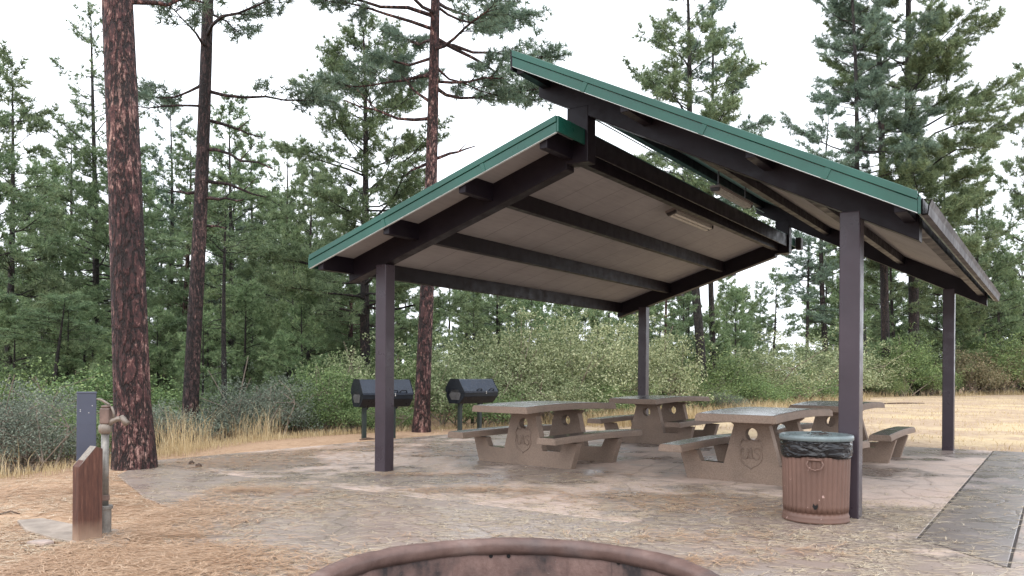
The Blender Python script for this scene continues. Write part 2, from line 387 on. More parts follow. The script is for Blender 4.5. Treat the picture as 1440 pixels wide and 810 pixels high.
# ------------------------------------------------------------ concrete slabs
def slab(name,poly,mat,z1=0.0,z0=-.09,world=False,bev=.006):
    b=MB();pts=[p if world else uv(p[0],p[1])[:2] for p in poly]
    b.prism(pts,z0,z1);o=b.build(name,mat,bevel=bev,seg=2);tag(o,kind='structure');return o
slab('pavement',[(-3.3,-1.374),(6.695,-1.374),(6.091,-.692),(6.091,7.95),(-2.9,7.95),(-3.15,3.0)],M['slab_a'])
slab('pavement',[(6.114,-.685),(6.713,-1.362),(6.713,8.0),(6.114,8.0)],M['slab_b'])
left=[gp(165,668),gp(205,700),gp(262,722),gp(225,752),gp(262,790),gp(240,830),(-1.9,3.6),(-2.1,1.5),(-2.0,-3)]
l0=uv(-3.0,-1.393)[:2];r0=uv(6.73,-1.393)[:2];r1=uv(12.5,-1.393)[:2]
slab('pavement',[l0,left[0],left[1],left[2],left[3],left[4],left[5],left[6],left[7],left[8],(9,-3),r1,r0],M['slab_c'],world=True)
slab('pavement',[(6.73,-1.375),(12.5,-1.375),(12.6,8.0),(6.73,8.0)],M['slab_a'])
def joint(a,b,w=.034,z=-.007):
    pa=Vector(uv(*a));pb=Vector(uv(*b));m=MB();m.bar((pa.x,pa.y,z),(pb.x,pb.y,z),w,.006);o=m.build('pavement_joint',M['joint']);tag(o,kind='structure')
M['joint']=simple('dark_joint_filler',(.035,.027,.023),.9,.3,20)
joint((-3.0,-1.3835),(6.70,-1.3835),.03);joint((6.1025,-.70),(6.1025,7.95));joint((6.7225,-1.37),(6.7225,8.0));joint((6.10,-.687),(6.705,-1.372),.03)
# ------------------------------------------------------------ shelter
def shelter():
    root=empty('picnic_shelter',uv(0,0,0),TH)
    tag(root,'open picnic shelter with two offset green edged roof slopes on brown posts','picnic shelter')
    W,L,w=5.475,7.635,.171;h=w/2
    sl,sh=.32,.501
    zl=lambda u:2.547+sl*u
    zh=lambda u:2.628-sh*(u-W)
    D=.275
    us,ws=2.771,.254
    # posts
    for (u,v,f) in ((0,0,zl),(0,L,zl),(W,0,zh),(W,L,zh)):
        b=MB();zt=f(u)+.02 if f is zl else f(u)+.03
        b.box((u,v,(zt-.05)/2),(w,w,zt+.05));p=b.build('post',M['post'],root,bevel=.012,seg=3)
    def rafter(name,u0,u1,v,f,plumb=True):
        b=MB();vs=[]
        for vv in (v-h+.004,v+h-.004):
            for u,o in ((u0,0),(u1,0),(u1,D),(u0,D)): vs.append((u,vv,f(u)+o))
        b.add(vs,[(0,1,2,3),(7,6,5,4),(0,4,5,1),(1,5,6,2),(2,6,7,3),(3,7,4,0)])
        return b.build(name,M['beam'],root,bevel=.006)
    for v in (0,L):
        rafter('rafter',-.549,us-ws/2-.001,v,zl)
        rafter('rafter',2.286,6.019,v,zh)
        b=MB();b.box((us,v,(zl(us)+.01+zh(us)+.05)/2),(ws,w,zh(us)+.04-zl(us)));b.build('king_post',M['beam'],root,bevel=.008)
        # bolted steel plates at post heads
        for (u,f) in ((0,zl),(W,zh)):
            pass
    # purlins, run through from front to back overhang
    vo=.60
    def purl(u,f,s,wd=.09,o0=.09):
        b=MB();vs=[]
        for vv in (-vo,L+vo):
            for du,o in ((-wd/2,o0),(wd/2,o0),(wd/2,D-.003),(-wd/2,D-.003)):
                vs.append((u+du,vv,f(u+du if o!=o0 else u)+o))
        b.add(vs,[(0,1,2,3),(7,6,5,4),(0,4,5,1),(1,5,6,2),(2,6,7,3),(3,7,4,0)])
        b.build('purlin',M['beam'],root,bevel=.004)
    for u in (-.51,.56,1.65): purl(u,zl,sl)
    purl(us-.10,zl,sl,.09,.09)
    for u in (2.39,3.57,4.77,5.95): purl(u,zh,-sh,.09,.125)
    # decks
    def slopeslab(name,u0,u1,v0,v1,f,o0,o1,mat,bev=0):
        b=MB();vs=[]
        for o in (o0,o1):
            for (u,v) in ((u0,v0),(u1,v0),(u1,v1),(u0,v1)): vs.append((u,v,f(u)+o))
        b.add(vs,[(3,2,1,0),(4,5,6,7),(0,1,5,4),(1,2,6,5),(2,3,7,6),(3,0,4,7)])
        return b.build(name,mat,root,bevel=bev)
    V0,V1=-.615,L+.615
    slopeslab('roof_deck',-.64,2.83,V0+.004,V1-.004,zl,D,D+.028,M['deck'])
    slopeslab('roof_deck',2.33,6.055,V0+.004,V1-.004,zh,D,D+.028,M['deck'])
    # metal sheets with standing ribs
    for (u0,u1,f,nm) in ((-.67,2.86,zl,1),(2.30,6.085,zh,2)):
        b=MB()
        vs=[]
        for o in (D+.030,D+.040):
            for (u,v) in ((u0,V0-.01),(u1,V0-.01),(u1,V1+.01),(u0,V1+.01)): vs.append((u,v,f(u)+o))
        b.add(vs,[(3,2,1,0),(4,5,6,7),(0,1,5,4),(1,2,6,5),(2,3,7,6),(3,0,4,7)])
        n=22
        for k in range(n+1):
            v=V0+.03+(V1-V0-.06)*k/n
            ua,ub=u0+.12,u1-.12;p0=(ua,v,f(ua)+D+.050);p1=(ub,v,f(ub)+D+.050);b.bar(p0,p1,.03,.024)
        b.build('roof_sheet',M['greendark'],root)
    # fascia boards: main lower board, thin upper drip strip, pale lower lip
    def fascia(u0,u1,v,f,out):
        y=v
        def strip(oa,ob,t0,t1,mat,nm):
            b=MB();vs=[]
            for tt in (t0,t1):
                for (u,o) in ((u0,oa),(u1,oa),(u1,ob),(u0,ob)): vs.append((u,y+out*tt,f(u)+o))
            b.add(vs,[(0,1,2,3),(7,6,5,4),(0,4,5,1),(1,5,6,2),(2,6,7,3),(3,7,4,0)])
            b.build(nm,mat,root,bevel=.003)
        strip(.166,.262,0,.022,M['green'],'fascia_board')
        strip(.266,.330,0,.034,M['green'],'drip_edge')
        strip(.160,.1655,-.004,.026,M['white_strip'],'fascia_lip')
    for (f,us_) in ((zl,(.55,1.95)),(zh,(3.15,4.35,5.4))):
        for u_ in us_:
            b=MB();b.box((0,0,0),(.05,.006,.093),Matrix.Translation((u_,V0-.0255,f(u_)+.214))@Matrix.Rotation(-math.atan(.32 if f is zl else -.501),4,'Y'));b.build('seam_cover',M['green'],root,bevel=.002)
    for (v,out) in ((V0,-1),(V1,1)):
        fascia(-.668,2.842,v,zl,out)
        fascia(2.312,6.075,v,zh,out)
    # fascias along the ridge side of the low roof and upper edge of the high roof
    def eave(u,f,mat,out,oa,ob,nm='eave_fascia',t=.022,V=(V0-.02,V1+.02)):
        b=MB();b.box((u+out*t/2,(V[0]+V[1])/2,f(u)+(oa+ob)/2),(t,V[1]-V[0],ob-oa));return b.build(nm,mat,root,bevel=.003)
    eave(2.844,zl,M['green'],1,.166,.325,V=(V0-.02,-.09));eave(2.844,zl,M['beam'],1,.10,.305,V=(.09,L-.09));eave(2.844,zl,M['green'],1,.166,.325,V=(L+.09,V1+.02));eave(-.670,zl,M['green'],-1,.17,.30)
    eave(2.310,zh,M['beam'],-1,.13,.325)
    eave(6.077,zh,M['green'],1,.155,.29)
    # gutter on the high roof eave
    b=MB();zg=zh(6.1)+.135
    prof=[(6.102,zg+.150),(6.102,zg+.02),(6.150,zg+.02),(6.158,zg+.09),(6.175,zg+.135),(6.171,zg+.139),(6.150,zg+.095),(6.143,zg+.030),(6.112,zg+.030),(6.112,zg+.15)]
    vs=[(p[0],V0-.02,p[1]) for p in prof]+[(p[0],V1+.02,p[1]) for p in prof];n=len(prof)
    b.add(vs,[(i,(i+1)%n,n+(i+1)%n,n+i) for i in range(n)])
    b.build('gutter',M['gutter'],root)
    # metal flashing end on the back of the low ridge
    b=MB();b.box((2.93,L+.50,zl(2.85)+.22),(.10,.16,.22));b.build('flashing',M['gutter'],root,bevel=.01)
    # steel tension rod under the high roof
    b=MB();b.tube([(2.44,0.1,zh(2.44)+.07),(2.45,L/2,zh(2.44)+.055),(2.44,L-.1,zh(2.44)+.07)],.008,6);b.build('conduit',M['white_strip'],root)
    # base plates
    return root
shelter()
# a stray cable end lying on the green roof edge
# ------------------------------------------------------------ ceiling lights
def light_fixture(u,v,z,tilt,ln,label,lensmat):
    r=empty('ceiling_light',uv(u,v,z),TH);tag(r,label,'ceiling light')
    r.rotation_euler=(0,tilt,TH)
    b=MB();b.box((0,0,.02),(.16,ln,.035));b.build('housing',M['fixture'],r,bevel=.006)
    for s in (-1,1):
        b=MB();b.prism([(-.075,0),(-.06,-.045),(.06,-.045),(.075,0)],-.02,.02,Matrix.Translation((0,s*(ln/2-.02),.0))@Matrix.Rotation(R(90),4,'X'));b.build('end_cap',M['fixdark'],r,bevel=.006)
    b=MB()
    b.prism([(-.065,.0),(-.05,-.05),(-.012,-.05),(-.004,-.03),(.004,-.03),(.012,-.05),(.05,-.05),(.065,.0)],-ln/2+.05,ln/2-.05,Matrix.Rotation(R(90),4,'X'));b.build('diffuser',lensmat,r,bevel=.006,smooth=False)
    return r
light_fixture(2.50,3.80,3.485,-math.atan(.32),1.5,'long fluorescent light under the lower roof beside its top beam',M['lens'])
fx=light_fixture(2.93,4.35,3.87,0,1.5,'pale light fixture hanging in the gap between the two roofs',M['lens2'])
for sy in (-.6,.6):
    b=MB();b.tube([(0,sy,.03),(0,sy,.30)],.012,8);b.build('hanger',M['fixdark'],fx)
# ------------------------------------------------------------ picnic tables
def crowned(hw,hl,z,t,cr,inset=.014,n=16):
    b=MB();vs=[];fs=[]
    for k in range(n+1):
        y=-hl+2*hl*k/n;c=cr*(1-(y/hl)**2)
        ring=[(-hw-inset,z-t+c),(-hw-inset*.6,z-t*.35+c),(-hw+.004,z-.012+c),(-hw+.02,z+c),(hw-.02,z+c),(hw-.004,z-.012+c),(hw+inset*.6,z-t*.35+c),(hw+inset,z-t+c)]
        for q in ring: vs.append((q[0],y,q[1]))
    m=8
    for k in range(n):
        for i in range(m): fs.append((k*m+i,k*m+(i+1)%m,(k+1)*m+(i+1)%m,(k+1)*m+i))
    fs.append(tuple(range(m)));fs.append(tuple(range(n*m,(n+1)*m))[::-1])
    b.add(vs,fs);return b
def leg_mesh(y,thick=.11):
    import bmesh
    zt,zsb=.705,.335
    half=[(.775,0),(.875,zsb),(.66,zsb),(.605,.215),(.325,.205),(.205,.655),(.265,.70),(.265,zt)]
    pts=half+[(-x,z) for x,z in half[::-1]]
    # round hole through the pillar: build as polygon with bridge
    hc=(0,.555);hr=.072;nh=24
    o=MB()
    M2=Matrix.Translation((0,y,0))@Matrix.Rotation(R(90),4,'X')
    o.prism(pts,-thick/2,thick/2,M2)
    ob=o.build('leg',M['table'],None)
    c=MB();c.prism([(hr*math.cos(2*math.pi*k/nh),.555+hr*math.sin(2*math.pi*k/nh)) for k in range(nh)],-.2,.2,M2)
    cu=c.build('cutter',M['table'],None)
    md=ob.modifiers.new('b','BOOLEAN');md.object=cu;md.operation='DIFFERENCE';md.solver='EXACT'
    dg=bpy.context.evaluated_depsgraph_get();me=bpy.data.meshes.new_from_object(ob.evaluated_get(dg))
    ob.modifiers.clear();old=ob.data;ob.data=me;bpy.data.meshes.remove(old)
    bpy.data.objects.remove(cu,do_unlink=True)
    b=ob.modifiers.new('bevel','BEVEL');b.width=.01;b.segments=2;b.limit_method='ANGLE';b.angle_limit=R(40)
    return ob
def emblem(y):
    """shield in low relief with the letters U and S on either side of a tree"""
    b=MB();r=.0085
    def path(pts,close=False,rad=r):
        P=[(p[0],y,p[1]) for p in pts]
        if close:P.append(P[0])
        b.tube(P,rad,6)
    cz=.335;s=.135
    right=[(0,1.02),(.28,.93),(.62,.93),(.72,1.05),(1.0,.62),(.88,.35),(.98,-.1),(.88,-.5),(.55,-.82),(.2,-.95),(0,-1.12)]
    full=right+[(-x,z) for x,z in right[-2:0:-1]]
    path([(x*s*.98,cz+z*s*1.15) for x,z in full],True)
    path([(-.72*s,cz+.42*s),(-.72*s,cz-.2*s),(-.62*s,cz-.42*s),(-.45*s,cz-.48*s),(-.32*s,cz-.36*s),(-.28*s,cz-.15*s),(-.28*s,cz+.42*s)],rad=.0080)
    S=[(.72,.32),(.62,.43),(.45,.45),(.30,.36),(.30,.18),(.42,.06),(.60,-.04),(.72,-.18),(.68,-.38),(.52,-.48),(.36,-.44),(.27,-.32)]
    path([(x*s,cz+z*s) for x,z in S],rad=.0080)
    path([(0,cz+.5*s),(-.12*s,cz+.1*s),(-.05*s,cz+.1*s),(-.17*s,cz-.4*s),(.17*s,cz-.4*s),(.05*s,cz+.1*s),(.12*s,cz+.1*s)],True,rad=.006)
    return b
leg_a=leg_mesh(-.50);leg_b=leg_mesh(.50)
def table(x,y,hdg,label,emb,first=False):
    r=empty('picnic_table',(x,y,0),R(hdg-90));tag(r,label,'picnic table',None)
    r['group']='concrete picnic tables on the slab'
    crowned(.445,1.075,.80,.088,.028).build('tabletop',M['table'],r,bevel=.006)
    for s in (-1,1):
        st=crowned(.135,1.075,.43,.085,.016,.010);st.v=[(p[0]+s*.755,p[1],p[2]) for p in st.v];st.build('seat',M['table'],r,bevel=.006)
    for src in (leg_a,leg_b):
        o=src.copy();col.objects.link(o);o.parent=r;o.name='leg'
        if emb and src is leg_a:
            e=emblem(-.557).build('emblem',M['relief'],o,smooth=True);e['label']='shield emblem in low relief with letters U and S and a small tree'
    return r
table(.50,11.38,51.5,'concrete picnic table nearest the two black grills, shield emblem on its end',True)
table(2.70,14.75,52.5,'dark shaded picnic table farthest back, in front of the back left post',False)
table(3.05,9.72,53.5,'concrete picnic table directly behind the trash can, shield emblem on its leg',True)
table(4.93,12.3,56,'picnic table partly hidden behind the front right post',False)
bpy.data.objects.remove(leg_a);bpy.data.objects.remove(leg_b)
# ------------------------------------------------------------ charcoal grills
def grill(x,y,rz,label,oneleg):
    r=empty('barbecue_grill',(x,y,-.03),rz);tag(r,label,'grill','black barrel grills at the edge of the wood')
    # octagonal drum along local x ; length .82
    Ln=1.0;zc=.84
    top=[(-.235,0.0),(-.235,.10),(-.125,.275),(.09,.275),(.235,.03),(.235,0)]
    bot=[(-.235,-.002),(-.235,-.08),(-.16,-.23),(.10,-.23),(.235,-.08),(.235,-.002)]
    Mx=Matrix.Translation((0,0,zc))@Matrix(((0,0,1,0),(1,0,0,0),(0,1,0,0),(0,0,0,1)))
    def pr(poly,a,b_,sc=1):
        m=MB();m.prism([(-p[0]*sc*1.15,p[1]*sc) for p in poly],a,b_,Mx);return m
    body=pr(bot,-Ln/2,Ln/2).build('firebox',M['grill'],r,bevel=.006)
    ld=pr(top,-Ln/2,Ln/2).build('lid',M['grill_lid'],r,bevel=.006)
    for s in (-1,1):
        m=MB();m.prism([(-p[0]*1.17,p[1]*1.02) for p in top],s*(Ln/2+.004),s*(Ln/2+.012),Mx);m.build('lid_end',M['grill'],ld,bevel=.002)
    m=MB();m.prism([(-.13,-.15),(.10,-.15),(.17,-.05),(.08,.06),(-.10,.06),(-.17,-.03)],-Ln/2-.012,-Ln/2-.004,Mx);m.build('side_vent',M['grillpatch'],body)
    # handles on the lid front slope (front is -y)
    for hx in (-.06 if not oneleg else .12,.30):
        m=MB();m.tube([(hx-.075,-0.259,zc+.035),(hx-.05,-0.293,zc+.075),(hx+.05,-0.293,zc+.075),(hx+.075,-0.259,zc+.035)],.011,8);m.build('handle',M['grill'],ld,smooth=True)
    m=MB();m.tube([(.13,-0.279,zc-.03),(.13,-0.283,zc+.03)],.012,8);m.build('latch',M['chrome'],ld)
    m=MB();m.box((0,-0.279,zc+.004),(Ln,.014,.022));m.build('rim',M['grill_lid'],body,bevel=.003)
    lx=(-.36,.22)
    for i,xx in enumerate(lx):
        m=MB();m.box((xx,0,.33),(.075,.075,.66));m.build('leg',M['grill_leg'],r,bevel=.006)
        m=MB();m.prism([(0,0),(.12,0),(0,-.12)],-.02,.02,Matrix.Translation((xx+.03,0,.66))@Matrix.Rotation(R(90),4,'X'));m.build('bracket',M['grill'],r)
    m=MB();m.box((0,0,.652),(Ln*.86,.10,.02));m.build('crossbar',M['grill'],r)
g=math.radians(-12)
grill(-2.40,15.15,R(33),'black barrel grill half hidden behind the front left post',True)
grill(-.83,17.15,R(48),'black barrel grill right of the red barked pine trunk',False)
# ------------------------------------------------------------ trash can
def trash_can():
    x,y=gp(1148,731);y+=.0
    r=empty('trash_can',(x,y+.02,0),R(0));tag(r,'ribbed pinkish brown metal trash can with grey lid beside the front right post','trash can')
    nr=38
    def rf(a,z,j):
        return 1+ (.034*(abs(math.cos(nr*a/2))-.6) if .075<z<.60 else 0)
    prof=[(.255,0),(.272,.004),(.276,.018),(.268,.03),(.272,.045),(.266,.06),(.262,.074),(.261,.09)]+[(.263+.012*k/10,.09+.50*k/10) for k in range(11)]+[(.276,.61),(.279,.64),(.27,.665),(.255,.665),(.25,.60),(.24,.05),(0.0,.05)]
    b=MB();b.lathe(prof,nr*12,rfun=rf);body=b.build('body',M['can'],r,smooth=True)
    # handle facing the camera, a little left
    ah=R(-112);ca,sa=math.cos(ah),math.sin(ah)
    def P(t,z,o): # t tangential
        rr=.272+o;return (ca*rr-sa*t,sa*rr+ca*t,z)
    b=MB();b.tube([P(-.055,.535,.012),P(.055,.535,.012)],.010,8)
    b.tube([P(-.05,.532,.012),P(-.066,.50,.018),P(-.05,.465,.022),P(0,.45,.024),P(.05,.465,.022),P(.066,.50,.018),P(.05,.532,.012)],.0075,8)
    b.build('handle',M['can'],r,smooth=True)
    ah2=R(68);ca,sa=math.cos(ah2),math.sin(ah2)
    b=MB();b.tube([P(-.055,.535,.012),P(.055,.535,.012)],.010,8)
    b.tube([P(-.05,.532,.012),P(-.066,.50,.018),P(0,.45,.024),P(.066,.50,.018),P(.05,.532,.012)],.0075,8);b.build('handle',M['can'],r,smooth=True)
    # rust hole: irregular patch, low left
    ah=R(-113);ca,sa=math.cos(ah),math.sin(ah);b=MB()
    pts=[(-.022,.150),(-.014,.178),(-.006,.160),(.006,.158),(.016,.176),(.020,.150),(.010,.128),(-.006,.124)]
    vs=[P(t+.01,z,-.0015) for t,z in pts]+[P(t+.01,z,.0028) for t,z in pts];n=len(pts)
    b.add(vs,[tuple(range(n)),tuple(range(n,2*n))]+[(i,(i+1)%n,n+(i+1)%n,n+i) for i in range(n)]);b.build('rust_hole',M['hole'],r)
    # lid
    prof=[(0,.722),(.06,.724),(.13,.718),(.155,.708),(.20,.712),(.232,.722),(.25,.732),(.275,.735),(.298,.728),(.303,.712),(.302,.690),(.297,.686),(.292,.69),(.288,.715),(0,.700)]
    b=MB();b.lathe(prof,64);b.build('lid',M['lid'],r,smooth=True)
    b=MB();b.tube([(-.05,-.0,.722),(-.045,0,.752),(.045,.0,.752),(.05,0,.722)],.006,6);b.build('lid_handle',M['lid'],r)
    # liner
    nb=160
    def bf(a,z,j):
        return 1+.010*math.sin(7*a+z*40)+.007*math.sin(17*a-z*70)
    prof=[(.282,.700),(.289,.68),(.292,.655),(.291,.62),(.289,.59),(.287,.565),(.282,.548),(.277,.552),(.276,.60),(.276,.66)]
    b=MB();b.lathe(prof,nb,rfun=bf)
    b.v=[(p[0],p[1],p[2]+(.010*math.sin(math.atan2(p[1],p[0])*3+1)+.003*math.sin(math.atan2(p[1],p[0])*11) if p[2]<.575 else 0)) for p in b.v]
    o=b.build('bin_liner',M['bag'],None,smooth=True);o.location=(x,y+.02,0)
    tag(o,'crumpled black plastic liner folded over the rim of the trash can','bin liner')
    # twigs lying on the lid
    b=MB()
    for k in range(9):
        a=random.uniform(0,3.1);l=random.uniform(.05,.11);cx,cy=random.uniform(-.09,.07),random.uniform(-.15,.05)
        b.tube([(cx-l*math.cos(a),cy-l*math.sin(a),.737),(cx,cy,.742+random.uniform(0,.012)),(cx+l*math.cos(a+.3),cy+l*math.sin(a+.3),.737)],.0025,5)
    o=b.build('fallen_twigs',M['speck']);o.location=(x,y+.02,0);tag(o,'dead needle twigs lying on the grey trash can lid','twigs')
trash_can()
# ------------------------------------------------------------ fire ring
def fire_ring():
    cx,cy=.03,3.72;r=empty('fire_ring',(cx,cy,0));tag(r,'round reddish fire ring wall with soot stained inside in the foreground','fire ring')
    Ro=.985;th=.09;H=.30
    def wob(a,z,j): return 1+.002*math.sin(5*a)+.0015*math.sin(13*a+1)
    b=MB();b.lathe([(Ro-.01,-.02),(Ro,H-.075)],96,rfun=wob);b.lathe([(Ro-th+.012,H-.075),(Ro-th+.016,-.0),(Ro-th+.012,-.05)],96,rfun=wob)
    b.build('wall',M['ring'],r,smooth=True)
    prof=[(Ro+.0,H-.080),(Ro+.006,H-.05)]
    for k in range(9):
        a=math.pi*k/8;prof.append((Ro-th/2+ (th/2+.006)*math.cos(a), H-.035+.035*math.sin(a)))
    prof+=[(Ro-th-.004,H-.06),(Ro-th+.002,H-.085),(Ro-th+.014,H-.085)]
    b=MB();b.lathe(prof,256,rfun=wob)
    rr_=np.random.default_rng(3);ph=rr_.uniform(0,6.28,24)
    def jit(p):
        a=math.atan2(p[1],p[0]);j=sum(math.sin((7+5*k)*a+ph[k]+p[2]*(30+9*k))/(1+.35*k) for k in range(14))*.0011
        rr0=math.hypot(p[0],p[1]);return (p[0]*(1+j/rr0),p[1]*(1+j/rr0),p[2]+j*.9)
    b.v=[jit(p) for p in b.v];b.build('coping',M['ringtop'],r,smooth=True)
    b=MB();n=40;vs=[(0,0,.05)]
    for k in range(n):
        a=2*math.pi*k/n;vs.append(((Ro-th+.01)*math.cos(a),(Ro-th+.01)*math.sin(a),.02+.015*math.sin(3*a)))
    b.add(vs,[(0,1+k,1+(k+1)%n) for k in range(n)]);b.build('ash_bed',M['ash'],r,smooth=True)
    # drilled holes along the inner wall
    ri=Ro-th+.012
    for px,py in ((552,794),(692,782),(717,782),(872,790)):
        X0=(px-720)/F_PX
        # intersect ray with inner cylinder (far side)
        A=X0*X0+1;B=-2*(cx*X0+cy);Cc=cx*cx+cy*cy-ri*ri
        Y=(-B+math.sqrt(max(0,B*B-4*A*Cc)))/(2*A);z=CAMH-(py-CY)*Y/F_PX;X=X0*Y
        d=Vector((cx-X,cy-Y,0)).normalized();m=MB()
        p=Vector((X-cx,Y-cy,z));m.tube([p-d*.01,p+d*.006],.011,14);m.build('drain_hole',M['hole'],r)
fire_ring()
# ------------------------------------------------------------ hydrant group at left
def hydrant():
    x,y=gp(147,752)
    r=empty('yard_hydrant',(x,y,0),0);tag(r,'old standing water tap with grey pipe and rusty head behind the wooden post','water tap')
    b=MB();b.tube([(0,0,0),(0,0,.20)],.047,20);b.build('sleeve',M['pipe'],r,smooth=False,bevel=.004)
    b=MB();b.tube([(0,0,.195),(0,0,.222)],.058,20);b.build('collar',M['pipe'],r,bevel=.004)
    b=MB();b.tube([(0,0,.21),(0,0,.79)],.027,18);b.build('pipe',M['pipe'],r,smooth=True)
    b=MB();b.tube([(-.028,-.02,.23),(-.03,-.02,.42)],.010,8);b.tube([(0,0,.26),(0,0,.30)],.036,8);b.build('clamp',M['hydrant'],r,bevel=.003)
    b=MB();b.tube([(0,0,.76),(0,0,.775),(0,0,.80),(0.0,0,.82),(0,0,.835)],[.032,.045,.048,.046,.036],16);b.build('base_casting',M['castpale'],r,smooth=True)
    b=MB();b.prism([(-.030,-.035),(.040,-.035),(.040,.035),(-.030,.035)],.835,.955);b.prism([(-.022,-.03),(.034,-.03),(.034,.03),(-.022,.03)],.955,.975)
    b.build('head',M['hydrant'],r,bevel=.010,seg=3)
    b=MB();b.tube([(.01,0,.822),(.05,0,.855),(.09,0,.872),(.125,0,.875),(.150,0,.872)],[.026,.022,.019,.018,.018],12);b.tube([(.118,-.0,.89),(.168,-.01,.835)],[.020,.024],12)
    b.build('spout',M['castpale'],r,smooth=True)
    b=MB();b.tube([(.045,0,.965),(.062,0,.92),(.066,0,.875)],.010,8);b.tube([(.03,0,.978),(-.005,0,1.0),(-.035,0,1.018),(-.065,0,1.021)],[.010,.010,.009,.006],8);b.build('lever',M['castpale'],r,smooth=True)
    # wooden post
    p=empty('wooden_post',(*gp(113,764),0),0);tag(p,'short thick red brown wooden post with slanted weathered top','wooden post')
    bx,by=gp(110,764);lx,ly=gp(94.5,761);rx,ry=gp(140,752)
    p.location=(bx,by,0)
    vR=Vector((.098,.15,0));vL=Vector((-.072,.05,0))
    base=[Vector((0,0,0)),vR,vR+vL,vL]
    hts=[.545,.685,.675,.545]
    ch=[Vector((0,0,.545)),vR*.72+Vector((0,0,.68)),vR+Vector((0,0,.665)),vR+vL+Vector((0,0,.655)),vR*.72+vL+Vector((0,0,.68)),vL+Vector((0,0,.545))]
    b=MB();base=[q-Vector((0,0,.03)) for q in base]
    vs=base+ch  # 0..3 , 4..9
    b.add(vs,[(0,1,6,5,4),(1,2,7,6),(2,3,9,8,7),(3,0,4,9),(3,2,1,0),(4,5,8,9),(5,6,7,8)])
    o=b.build('timber',M['woodpost'],p,bevel=.006)
    b=MB();up=Vector((0,0,.004));b.add([ch[0]+up+vR*.03,ch[1]+up,ch[4]+up,ch[5]+up+vR*.03],[(0,1,2,3)]);e=b.build('end_grain',M['woodend'],p)
    # pedestal
    q=empty('utility_pedestal',(wx(122,8.2),8.2,-.02),R(28));tag(q,'slate blue square metal utility post behind the water tap','utility post')
    b=MB();b.box((0,.0,.51),(.175,.175,1.02));b.build('housing',M['pedestal'],q,bevel=.008)
    b=MB();b.box((0,0,1.028),(.182,.182,.018));b.build('cap',M['pedestal'],q,bevel=.004)
    b=MB();b.box((0,0,.72),(.179,.179,.006));b.build('seam_band',M['pedestal'],q)
    for (xx,zz) in ((.05,.90),(-.055,.86),(-.055,.845),(.02,.83)):
        b=MB();b.tube([(xx,-.088,zz),(xx,-.0915,zz)],.005,8);b.build('screw',M['chrome'],q)
    # pad
    poly=[gp(24,733),gp(36,746),gp(72,757),gp(95,762),gp(118,765),gp(136,771),gp(176,773),gp(186,748),gp(120,742),gp(60,730)]
    b=MB();b.prism(poly,-.06,.012);o=b.build('concrete_pad',M['padconc'],bevel=.008);tag(o,kind='structure')
    b=MB();b.prism([(-.09,-.04),(.05,-.055),(.09,.0),(.03,.05),(-.07,.04)],0,.04);o=b.build('rubble_block',M['rockm'],bevel=.008);xx,yy=gp(59,764);o.location=(xx,yy,-.02)
    tag(o,'small broken concrete chunk left of the wooden post','rubble')
hydrant()
# small cable on roof edge skipped ; pine cones and sticks
def cone_mesh():
    b=MB();prof=[(.0,0),(.022,.01),(.034,.03),(.030,.055),(.016,.08),(0,.09)]
    b.lathe(prof,14,rfun=lambda a,z,j:1+.18*math.cos(7*a+j*1.5));return b
first=None
for i,(px,py,lab) in enumerate(((271,652,'brown pine cone on the litter between the big pine and the front left post'),(276,656,'second brown pine cone just below its twin near the big pine'),(1190,593,'dark pine cone in the straw behind the back right table'))):
    x,y=gp(px,py)
    if first is None: first=cone_mesh().build('pine_cone',M['cone'],smooth=True);o=first
    else: o=first.copy();col.objects.link(o)
    o.location=(x,y,.0);o.rotation_euler=(R(80),0,R(60*i));o.scale=(1.1,1.1,1.1) if i<2 else (1.5,1.5,1.5)
    tag(o,lab,'pine cone','fallen pine cones')
def stick(px0,py0,px1,py1,rad,lab,z=-.01):
    a=gp(px0,py0);b_=gp(px1,py1);b=MB();mx,my=(a[0]+b_[0])/2,(a[1]+b_[1])/2
    b.tube([(a[0],a[1],z),(mx,my+.03,z+.02),(b_[0],b_[1],z)],[rad,rad*1.1,rad*.6],6)
    tag(b.build('fallen_stick',M['deadwood'],smooth=True),lab,'stick')
stick(-4,722,28,721,.008,'thin dark stick lying on the litter at the left edge')
stick(1232,568,1300,567,.03,'long dead branch lying in the straw field behind the right tables',-.0)
stick(506,618,528,617,.02,'pale stick on the ground below the half hidden grill')
# ------------------------------------------------------------ vegetation generators
def tube_np(P,rad,n):
    P=np.asarray(P);m=len(P);t=np.gradient(P,axis=0);t/=np.linalg.norm(t,axis=1)[:,None]+1e-9
    ref=np.array([.3,.2,.93]) if abs(t[0,2])<.8 else np.array([1.,0.1,0])
    sx=np.cross(t,ref);sx/=np.linalg.norm(sx,axis=1)[:,None]+1e-9;sy=np.cross(t,sx)
    a=2*np.pi*np.arange(n)/n
    V=P[:,None,:]+np.asarray(rad)[:,None,None]*(np.cos(a)[None,:,None]*sx[:,None,:]+np.sin(a)[None,:,None]*sy[:,None,:])
    i,k=np.meshgrid(np.arange(m-1),np.arange(n),indexing='ij')
    A=(i*n+k).ravel();B=(i*n+(k+1)%n).ravel()
    return V.reshape(-1,3),np.stack([A,B,B+n,A+n],1)
class Q:
    def __init__(s): s.V=[];s.F=[];s.n=0
    def add(s,V,F_): s.V.append(V);s.F.append(F_+s.n);s.n+=len(V)
    def get(s): return np.concatenate(s.V),np.concatenate(s.F)
def unit(a): return a/(np.linalg.norm(a,axis=-1,keepdims=True)+1e-9)
